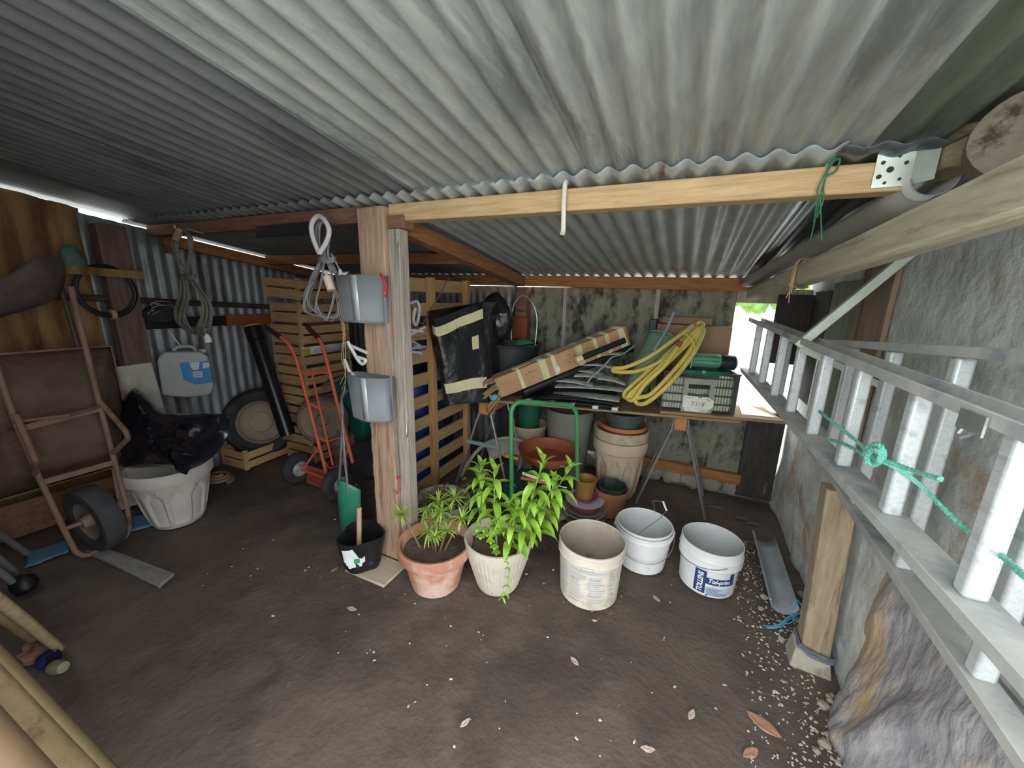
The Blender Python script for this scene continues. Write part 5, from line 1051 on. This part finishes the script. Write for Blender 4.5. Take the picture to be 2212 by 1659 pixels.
for c_, sg in ((wl, -1), (wr, 1)):
    wh_ = MB().lathe([(.062, -.034), (.085, -.042), (.112, -.036), (.127, -.018), (.129, 0), (.127, .018), (.112, .036), (.085, .042), (.062, .034), (.058, 0), (.062, -.034)], c_, 36, axd).build('wheel', M_tyre, t)
    MB().lathe([(.063, -.033), (.056, -.02), (.03, -.012), (.022, -.045), (.001, -.046)], c_, 28, axd).build('hub', mat('bright_hub', '#a9abac', '#c0c2c2', 8, .4, .5), wh_)
    MB().lathe([(.063, .033), (.056, .02), (.03, .012), (.022, .045), (.001, .046)], c_, 28, axd).build('hub', mat('bright_hub', '#a9abac'), wh_)
MB().tube([wl, wr], .010, 8).build('axle', M_or, t)
for a, b in ((tp(687, 968), wl+axd*.06), (tp(752, 970), wr-axd*.06)): MB().tube([a, b], .009, 8).build('wheel_stay', M_or, t)
MB().hexa([V(-2.62, 1.80, .012), V(-2.25, 1.79, .012), V(-2.22, 1.96, .012), V(-2.60, 1.97, .012), V(-2.62, 1.80, .02), V(-2.25, 1.79, .02), V(-2.22, 1.96, .02), V(-2.60, 1.97, .02)]).build('toe_plate', M_or, t)
MB().hexa([V(-2.62, 1.80, .02), V(-2.25, 1.79, .02), V(-2.25, 1.798, .02), V(-2.62, 1.808, .02), V(-2.58, 1.80, .17), V(-2.28, 1.79, .17), V(-2.28, 1.798, .17), V(-2.58, 1.808, .17)]).build('back_plate', mat('faded_red_plate', '#8d4136', '#9d5044', 6, .6), t)
# ---- green wheeled garden machine behind the truck
t = thing('garden_machine', 'green wheeled garden machine caked in mud behind the sack truck', 'machine', (-2.55, 2.35, 0))
M_mud = mat('dried_mud', '#7d6558', '#957b6c', 7, .95, 0, .7, 25, c3='#5e4a40', c3s=4)
M_dgr = mat('deep_green_paint', '#1f5a50', '#286b60', 6, .5, 0, .05)
a, b = AY(735, 805, 2.28), AY(792, 1000, 2.22)
MB().hexa([V(-2.62, 2.26, .14), V(-2.42, 2.24, .10), V(-2.42, 2.46, .12), V(-2.62, 2.46, .16), V(-2.80, 2.24, .72), V(-2.42, 2.22, .78), V(-2.42, 2.50, .80), V(-2.80, 2.50, .74)]).build('hopper', M_dgr, t, bev=.015)
MB().hexa([V(-2.83, 2.20, .71), V(-2.40, 2.18, .78), V(-2.40, 2.53, .80), V(-2.83, 2.53, .73), V(-2.80, 2.22, .76), V(-2.43, 2.20, .83), V(-2.43, 2.5, .85), V(-2.8, 2.5, .78)]).build('lid', M_dgr, t, bev=.01)
w2 = V(-2.68, 2.05, .46); ax2 = V(.55, -.80, .1).normalized()
wh_ = MB().lathe([(.165, -.03), (.19, -.036), (.205, -.02), (.208, 0), (.205, .02), (.19, .036), (.165, .03), (.16, 0), (.165, -.03)], w2, 40, ax2).build('wheel', mat('worn_brown_tyre', '#5c4d46', '#71625a', 8, .9, 0, .3), t)
MB().lathe([(.166, .028), (.13, .02), (.06, .012), (.04, .04), (.001, .042)], w2, 36, ax2).build('wheel_disc', mat('muddy_cream_disc', '#75675a', '#897a6b', 6, .9, 0, .3), wh_)
MB().lathe([(.12, -.03), (.155, -.036), (.165, 0), (.155, .036), (.12, .03), (.001, .02)], V(-2.28, 2.12, .165), 30, V(.3, -.95, 0)).build('wheel', M_tyre, t)
MB().blob((-2.66, 2.14, .33), .11, 2, .5, 16, 10, 2.4, (1.2, .7, 1.1)).build('mud_cake', M_mud, t)
MB().hexa([V(-2.70, 2.14, 0), V(-2.55, 2.12, 0), V(-2.53, 2.24, 0), V(-2.68, 2.26, 0), V(-2.74, 2.15, .30), V(-2.56, 2.13, .30), V(-2.54, 2.24, .30), V(-2.70, 2.26, .30)]).rough(.01, 10).build('muddy_leg', M_mud, t, bev=.01)
MB().tube(cr([V(-2.95, 2.26, .62), V(-2.88, 2.22, .69), V(-2.72, 2.2, .75), V(-2.6, 2.2, .80)], 5), .012, 8).build('handle', M_mud, t)
# ---- jerry can hung on the wall
t = thing('jerry_can', 'translucent white jerry can with blue label hanging on left wall', 'jerry can', (-3.42, 1.49, .70))
M_jer = mat('milky_plastic', '#a3a3a5', '#b3b3b4', 5, .45, 0, .03)
cc = V(-3.42, 1.49, .0); jn = V(.86, -.5, 0).normalized(); js = V(.5, .86, 0).normalized()
def jp(s_, z, d): return cc+js*s_+jn*d+V(0, 0, z)
out = rounded([(-.15, 0, .735), (-.14, 0, 1.0), (-.105, 0, 1.05), (.11, 0, 1.045), (.15, 0, 1.0), (.155, 0, .76), (.12, 0, .70), (-.02, 0, .70), (-.15, 0, .735)], .035, 4)
MB().prism([jp(p.x, p.z, -.06) for p in out[:-1]], jn*.13).build('body', M_jer, t, bev=.012)
MB().prism([jp(s_, z, .071) for s_, z in ((-.02, .965), (-.01, .97), (.15, .97), (.15, .80), (.05, .795), (-.015, .84))], jn*.001).build('label', mat('bright_blue_label', '#2f7cb8', '#3b8cc8', 7, .5), t)
MB().prism([jp(s_, z, .0725) for s_, z in ((.035, .968), (.095, .968), (.085, .915), (.065, .905), (.045, .915))], jn*.001).build('label_badge', mat('white_badge', '#c9cdd2'), t)
q = MB()
q.prism([jp(s_, z, .0725) for s_, z in ((.045, .895), (.10, .895), (.10, .85), (.045, .85))], jn*.001); q.build('label_box', mat('white_badge'  , '#c9cdd2'), t)
q = MB()
q.prism([jp(s_, z, .0725) for s_, z in ((.11, .955), (.15, .96), (.15, .925), (.11, .915))], jn*.001); q.build('label_flash', mat('white_badge' , '#c9cdd2'), t)
for z in (.884, .866): MB().prism([jp(.05, z, .074), jp(.095, z, .074), jp(.095, z-.006, .074), jp(.05, z-.006, .074)], jn*.0005).build('label_print', mat('slate_print', '#5c6f93'), t)
MB().tube(cr([jp(-.05, 1.045, 0), jp(-.03, 1.075, 0), jp(.05, 1.078, 0), jp(.08, 1.045, 0)], 5), .012, 8).build('handle', M_jer, t)
MB().lathe([(.001, 0), (.025, 0), (.025, .025), (.001, .026)], jp(.12, 1.03, 0), 14).build('cap', M_jer, t)
MB().tube([jp(.0, 1.07, 0), V(-3.47, 1.45, 1.20)], .003, 6).build('cord', M_steel, t)
# ---- ring of pipe, cloth, sack, lamp on the left wall
t = thing('pipe_coil', 'black coil of thin pipe hanging on the left wall before the ochre sheet', 'pipe coil', (-3.47, 1.16, 1.32)); random.seed(2)
for k in range(5):
    ry, rz_ = .135+.006*(k % 3), .145+.005*k
    MB().tube([V(-3.47+.010*(k % 2)+.008*k*.5, 1.16+ry*cos(2*pi*i/48), 1.475+rz_*sin(2*pi*i/48)) for i in range(48)], .008, 8, True).build('loop', mat('black_pipe_coil', '#17181b', '#202125', 6, .5), t)
MB().lathe([(.001, -.012), (.034, -.012), (.034, .012), (.001, .012)], V(-3.458, 1.165, 1.325), 14, (0, 1, 0)).build('tie', mat('tan_twine', '#a08664'), t)
MB().tube([V(-3.46, 1.10, 1.62), V(-3.50, 1.10, 1.66)], .004, 6).build('hook', M_steel, t)
q = inflate([AX(130, 538, -3.44), AX(160, 530, -3.44), AX(182, 555, -3.44), AX(188, 582, -3.44), AX(150, 590, -3.44), AX(135, 565, -3.44)], AX(160, 560, -3.43), (1, -.4, 0), .05, .02, 10, 4)
tag(q.build('teal_cloth', mat('dull_teal_cloth', '#4d6f69', '#5f817b', 12, .9, 0, .3)), 'dull teal cloth bundle stuffed on the rail of the left wall', 'cloth')
tag(MB().bar(V(-3.40, .98, 1.60), V(-3.40, 1.34, 1.585), .012, .05, V(0, 0, 1)).build('wall_strip', M_ochre), 'narrow ochre strip resting on rail beside teal cloth', 'strip')
q = inflate([AX(-60, 640, -3.22), AX(40, 585, -3.22), AX(100, 548, -3.22), AX(138, 575, -3.22), AX(140, 610, -3.22), AX(120, 645, -3.22), AX(50, 672, -3.22), AX(-40, 690, -3.22)], AX(60, 620, -3.2), (1, -.5, .1), .14, .03, 5, 7)
tag(q.build('brown_sack', mat('dark_brown_sacking', '#574b48', '#695d59', 10, .95, 0, .5, 40)), 'bulging brown sack hanging high on the left wall', 'sack')
t = thing('wire_lamp', 'old wire-caged lamp hanging on the left wall above jerry can', 'lamp', (-3.42, 1.42, 1.3)); random.seed(3)
for k in range(7): MB().tube([V(-3.42+.03*sin(k), 1.43+(.10-.008*k)*cos(2*pi*i/30), 1.36+.012*(k-3)+(.035-.003*k)*sin(2*pi*i/30+k)) for i in range(30)], .003, 6, True).build('cage_wire', M_steel, t)
MB().lathe([(.001, 0), (.06, .01), (.11, .05), (.115, .055), (.05, .075), (.001, .08)], V(-3.43, 1.43, 1.29), 24, V(.4, -.3, .8)).build('reflector', mat('dark_enamel', '#2f3032', '#3d3e40', 6, .4), t)
# ---- polystyrene slab and white planter with bag
t = thing('foam_slab', 'dirty white polystyrene slab leaning on the left wall behind the planter', 'slab', (-3.45, 1.2, 0))
a, b, c_, d_ = V(-3.36, .98, .48), V(-3.36, 1.33, .48), AX(328, 782, -3.45), AX(203, 800, -3.45)
MB().hexa([V(-3.40, .96, .0), V(-3.36, 1.34, .0), V(-3.41, 1.36, .0), V(-3.45, .98, .0), d_, c_, c_+V(-.05, .02, 0), d_+V(-.05, .02, 0)]).rough(.006, 12).build('slab', mat('dirty_polystyrene', '#b5afa6', '#cbc5bb', 7, .95, 0, .6, 40, c3='#9a8a72', c3s=3, c3t=.62), t, bev=.006)
MB().tube([V(-3.375, .965, .655), V(-3.352, 1.345, .655)], .003, 6).build('joint', mat('grey_joint', '#8d8984'), t)
planter_w = planter('planter', 'big white panelled plastic planter with black bag on top', (-2.93, 1.10, 0), .13, .215, .40, mat('white_planter', '#b9b4ae', '#c9c4be', 5, .6, 0, .05), 10)
bo = [AY(285, 840, 1.12), AY(310, 853, 1.06), AY(345, 888, 1.02), AY(400, 893, 1.02), AY(462, 893, 1.04), AY(494, 900, 1.06), AY(490, 945, 1.0), AY(462, 985, .98), AY(436, 998, .95), AY(412, 1012, .94), AY(402, 1026, .93), AY(388, 1012, .93), AY(340, 1008, .95), AY(268, 1010, .98), AY(262, 975, 1.0), AY(264, 930, 1.03), AY(252, 900, 1.06)]
q = inflate(bo, V(-2.82, 1.06, .60), V(.75, -.6, .35), .15, .07, 6, 3, 1.0, 14, 4)
tag(q.build('bin_bag', mat('navy_black_bag', '#14141c', '#1b1b25', 6, .24, 0, .3, 18, spec=.6), ang=70), 'crumpled black bin bag draped over the white planter', 'bag')
# ---- wheelbarrow standing on its nose against the left wall
t = thing('wheelbarrow', 'rusty wheelbarrow standing upright on its nose against the left wall', 'wheelbarrow', (-3.0, .66, 0))
M_rust = mat('rusty_brown_metal', '#5d4a40', '#75605a', 5, .8, .2, .3, 26, c3='#4a3830', c3s=3, c3t=.58); M_frame = mat('rusty_frame_tube', '#7d6457', '#947b6d', 6, .75, .2, .25, c3='#5e473c', c3s=4)
CY = .72
def tray(u, v):   # underside faces +x; u across (y), v up
    y = CY+(u-.5)*2*.29; z = .42+.66*v; e = max(abs(u-.5)*2, abs(v-.5)*2); k = max(0, (e-.62)/.38)
    s_ = 1+.18*k; return V(-3.06-.22*k**1.4, CY+(y-CY)*s_, .75+(z-.75)*s_)
MB().grid(tray, 30, 30).build('tray', M_rust, t, solid=.004)
P = [tray(i/20, 0) for i in range(20)]+[tray(1, i/20) for i in range(20)]+[tray(1-i/20, 1) for i in range(20)]+[tray(0, 1-i/20) for i in range(20)]
MB().tube(P, .009, 8, True).build('tray_rim', M_frame, t)
lp = rounded([V(-2.98, .865, 1.50), V(-2.97, .865, .95), V(-2.955, .865, .62), V(-2.94, .87, .18), V(-2.93, .85, .03), V(-2.93, .74, .014), V(-2.93, .66, .014), V(-2.93, .63, .06), V(-2.94, .615, .2), V(-2.955, .575, .62), V(-2.97, .56, .95), V(-2.98, .55, 1.50)], .09, 6)
MB().tube(lp, .0135, 10).build('frame', M_frame, t)
for a, b in ((V(-2.955, .585, .50), V(-2.955, .86, .50)), (V(-2.96, .565, .80), V(-2.96, .86, .83))): MB().bar(a, b, .012, .03).build('frame_brace', M_frame, t)
for y0, s_ in ((.865, 1), (.57, -1)):
    MB().tube(rounded([V(-2.955, y0, .87), V(-2.78, y0+.02*s_, .72), V(-2.76, y0+.02*s_, .68), V(-2.94, y0, .56)], .05, 5), .013, 9).build('leg', M_frame, t)
MB().tube([V(-2.955, .57, .84), V(-2.80, .70, .86), V(-2.955, .86, .84)], .008, 8).build('leg_brace', M_frame, t)
wc = V(-2.935, .735, .215)
wh_ = MB().lathe([(.115, -.04), (.15, -.052), (.185, -.046), (.193, -.025), (.195, 0), (.193, .025), (.185, .046), (.15, .052), (.115, .04), (.11, 0), (.115, -.04)], wc, 40, V(-.10, 1, .06)).build('wheel', mat('dusty_barrow_tyre', '#35373a', '#47494c', 7, .85, 0, .3), t)
MB().lathe([(.117, -.04), (.10, -.028), (.04, -.02), (.03, -.06), (.001, -.06)], wc, 32, V(-.10, 1, .06)).build('wheel_disc', mat('tan_wheel_disc', '#77665a', '#8b7a6d', 6, .8), wh_)
MB().lathe([(.117, .04), (.10, .028), (.04, .02), (.03, .06), (.001, .06)], wc, 32, V(-.10, 1, .06)).build('wheel_disc', mat('tan_wheel_disc', '#77665a'), wh_)
MB().tube([V(-2.935, .612, .215), V(-2.935, .868, .215)], .012, 8).build('axle', M_frame, t)
tag(MB().tube([AY(133, 598, .93)+V(-.05, 0, 0), AY(216, 885, .93)+V(-.05, 0, 0)], .013, 8).build('iron_rod', mat('dark_iron_rod', '#4b3f3d', '#5f5350', 6, .6, .3)), 'dark iron rod leaning upright above the wheelbarrow tray', 'rod')
tag(MB().prism([G(183, 1195, .0), G(345, 1271, .0), G(378, 1243, .0), G(236, 1190, .0)], (0, 0, .018)).rough(.003, 12).build('loose_plank', mat('grey_weathered_plank', '#7d7a78', '#918e8b', 5, .9, 0, .3, st=(2, 9, 9)), bev=.003), 'short grey weathered plank lying on floor in front of the barrow wheel', 'plank')
M_bl = mat('worn_blue_plastic', '#4f7590', '#6388a3', 6, .5, 0, .15, c3='#3f617b', c3s=3)
tag(MB().grid(lambda u, v: G(55, 1232).lerp(G(150, 1195), u).lerp(G(60, 1195).lerp(G(150, 1165), u), v)+V(0, 0, .012+.006*mnoise.noise(V(u*5, v*5, 0))), 12, 6).build('blue_sheet', M_bl, solid=.004), 'crumpled blue plastic strip on the floor left of the barrow wheel', 'plastic sheet')
tag(MB().grid(lambda u, v: G(268, 1156).lerp(G(355, 1132), u).lerp(G(282, 1118).lerp(G(345, 1105), u), v)+V(0, 0, .012+.006*mnoise.noise(V(u*5, v*5, 2))), 12, 6).build('blue_sheet', M_bl, solid=.004), 'blue plastic strip on the floor under the white planter', 'plastic sheet')
t = thing('spring_coil', 'rusty spiral of iron lying between the planter and the floor crate', 'spring', (-3.25, 1.52, 0))
q = [V(-3.22+(.10-.002*i*.6)*cos(.42*i), 1.50+(.085-.002*i*.5)*sin(.42*i), .03+.0012*i) for i in range(46)]
MB().tube(q, .012, 8).build('coil', M_frame, t)
# ---- foreground tools leaning at the left
M_pole = mat('pale_pole_wood', '#a39372', '#b9a988', 5, .8, 0, .25, st=(6, 6, 6), c3='#7f6f52', c3s=3)
def pole(a, b, r, m, label, cat='pole', nm='pole'): 
    a, b = Vector(a), Vector(b); return tag(MB().tube([a, a.lerp(b, .5)+V(0, 0, .006), b], [r, r*1.02, r*.96], 12).build(nm, m), label, cat)
pole(G(128, 1402, .012), AX(-40, 1268, -1.75), .016, M_pole, 'pale squared pole, upper of the leaning poles, tip on the floor at lower left')
pole(G(78, 1385, .012), AX(-40, 1300, -1.80), .018, mat('tan_pole_wood', '#8e7d58', '#a3926c', 5, .85), 'knobbly tan pole lying under the pale pole at the lower left')
t = thing('rope_end', 'bundle of reddish netting with blue band at the pole tips', 'netting', tuple(G(85, 1420)))
MB().blob(G(78, 1408, .03), .045, 5, .5, 14, 9, 3, (1.3, 1, .7)).build('netting', mat('reddish_netting', '#7d5a4a', '#95705e', 14, .9, 0, .6), t); MB().lathe([(.03, -.02), (.036, 0), (.03, .02)], G(105, 1425, .03), 16, V(.6, .4, .2)).build('band', mat('dark_blue_band', '#20245a'), t)
MB().lathe([(.001, 0), (.022, .004), (.026, .03), (.02, .06), (.001, .065)], G(112, 1440, .02), 14, V(.7, .2, .1)).build('stub', mat('pale_stub', '#8b8672'), t)
pole(G(57, 1195, .02), AX(-40, 1130, -3.0), .016, mat('grey_metal_tube', '#8b8988', '#a09e9d', 9, .5, .4), 'grey metal tube end nearest the barrow at the left edge', nm='metal_tube', cat='tube')
t = thing('metal_tube', 'pale metal tubes with a black rubber foot at the left edge', 'tube', tuple(G(50, 1260)))
for dz in (0, 26): MB().tube([G(38, 1240+dz, .03), AX(-40, 1178+dz, -2.6)], .014, 10).build('tube', mat('pale_metal_tube', '#a9acb0', '#bcbfc2', 9, .45, .4), t)
MB().blob(G(52, 1262, .05), .055, 4, .15, 14, 9, 2, (.9, .9, .9)).build('rubber_foot', M_black, t)
M_hnd = mat('worn_tool_handle', '#7a654b', '#8d765a', 4, .75, 0, .2, st=(5, 5, 5), c3='#5f4832', c3s=2.5, c3t=.6)
def through(p, q, k0, k1): p, q = Vector(p), Vector(q); d = q-p; return p+d*k0, p+d*k1
p_, q_ = AX(0, 1535, -.80), AX(125, 1659, -.745)
a, b = through(p_, q_, -3.2, 2.2); pole(a, b, .0245, M_hnd, 'thick worn wooden handle, nearest the camera at bottom left', 'pole', 'wooden_pole')
p_, q_ = AX(0, 1448, -.96), AX(200, 1650, -.88)
a, b = through(p_, q_, -3.0, 1.6); pole(a, b, .017, mat('olive_brown_pole', '#625438', '#736547', 4, .8, 0, .2), 'darker wooden handle above the nearest handle at bottom left', 'pole', 'wooden_pole')
p_, q_ = AX(0, 1628, -.72), AX(40, 1670, -.70)
a, b = through(p_, q_, -8, 5); pole(a, b, .022, mat('brown_handle', '#5a4632', '#6b5540', 4, .8, 0, .2), 'brown wooden handle in the bottom left corner under the nearest handle', 'pole', 'wooden_pole')
# ================================================================ leaves, chips and litter on the floor
def fz(x, y): return .012*mnoise.noise(V(x*3, y*3, 0))+.006*mnoise.noise(V(x*11, y*11, 3))-.012
M_lf = mat('dry_leaf', '#a37762', '#bb917c', 12, .8, 0, .2); M_lf2 = mat('pale_leaf', '#b8a095', '#cbb5aa', 12, .8, 0, .2)
def dleaf(px, py, L, a, m, label, curl=.3):
    p = G(px, py, 0); p.z = fz(p.x, p.y)+.006; ca, sa = cos(a), sin(a)
    def fn(u, v):
        x = (u-.5)*L; w_ = L*.45*max(.02, sin(pi*u))**.8; y = (v-.5)*w_; z = curl*(abs(y)**1.2)*.8+curl*.15*abs(x)+.004*mnoise.noise(V(u*4+px, v*4, 1))
        return p+V(x*ca-y*sa, x*sa+y*ca, z)
    tag(MB().grid(fn, 10, 6).build('dead_leaf', m, solid=.0006), label, 'leaf', 'dead leaves on the floor')
for a_ in ((760, 1313, .055, .2, M_lf2, 'pale pinkish dead leaf on the bare floor in front of the terracotta pot'), (1241, 1426, .05, 2.6, M_lf2, 'pale dead leaf on the floor in front of the dirty bucket'), (1418, 1293, .05, 2.4, M_lf2, 'small dead leaf on the floor between the two white buckets'), (1650, 1562, .115, 2.7, M_lf, 'large curled brown dead leaf near the right wall, bottom right'), (1622, 1625, .07, .8, M_lf, 'brown crumpled leaf below the large curled leaf'), (1494, 1542, .05, 1.2, M_lf2, 'pale small leaf left of the large curled leaf'), (1400, 1615, .05, .3, M_lf2, 'pale leaf at the bottom edge of floor'), (722, 1228, .045, 1.5, M_lf, 'reddish dead leaf left of the terracotta pot'), (795, 1225, .04, .1, M_lf, 'reddish dead leaf right beside the stamped board'), (1285, 1337, .03, .4, M_lf2, 'tiny leaf under the front of the dirty bucket'), (1005, 1560, .045, 1.2, M_lf2, 'faint pale leaf at the bottom centre of floor')): dleaf(*a_)
random.seed(40)
q = MB()
for k in range(1500):
    if k < 1280:
        y = random.uniform(.85, 2.6); x = .70-.30*random.random()**1.8-.09*max(0, 1.6-y)
    else: x, y = random.uniform(-2.3, .6), random.uniform(.8, 2.6)
    s_ = random.uniform(.0015, .0055)*(1.5 if k < 30 else 1)
    if x > .66: continue
    p = V(x, y, fz(x, y)+s_*.4); a = random.uniform(0, pi); ca, sa = cos(a), sin(a); e = random.uniform(.5, 1.8)
    vs = [p+V((dx*e*ca-dy*sa)*s_, (dx*e*sa+dy*ca)*s_, dz*s_*.7) for dx, dy, dz in ((-1, -.6, -.7), (1, -.8, -.7), (.8, .9, -.7), (-.9, .7, -.7), (-.6, -.4, .5), (.7, -.5, .6), (.4, .5, .4), (-.5, .4, .7))]
    q.hexa(vs)
o = q.build('plaster_chips', mat('plaster_chip', '#aaa298', '#d2cbc2', 60, .9, 0, 0)); tag(o, 'scattered pale plaster chips and grit on the dirt floor', 'grit', kind='stuff')
q = MB()
for k in range(46): q.blob((.47+.32*random.random()**.7+.0, 1.0+1.2*k/46+random.uniform(-.03, .03), .008), random.uniform(.006, .02), k, .6, 8, 6, 2.2, (1, 1, .6))
tag(q.build('wall_rubble', M_stone), 'crumbled stone rubble along the foot of the right wall', 'rubble', kind='stuff')
for k, (px, py, L_) in enumerate([(1600, 1118, .03), (1625, 1130, .035), (1548, 1095, .05)]):
    p = G(px, py, .004); tag(MB().bar(p-V(L_, L_*.2, 0), p+V(L_, -L_*.2, .004), .02, .004).build('plastic_shard', mat('blue_grey_shard', '#5b6b85')), ['blue shard left of the half pipe, nearer one', 'blue shard left of the half pipe, right-hand one', 'long grey-blue shard behind the paint bucket'][k], 'shard')
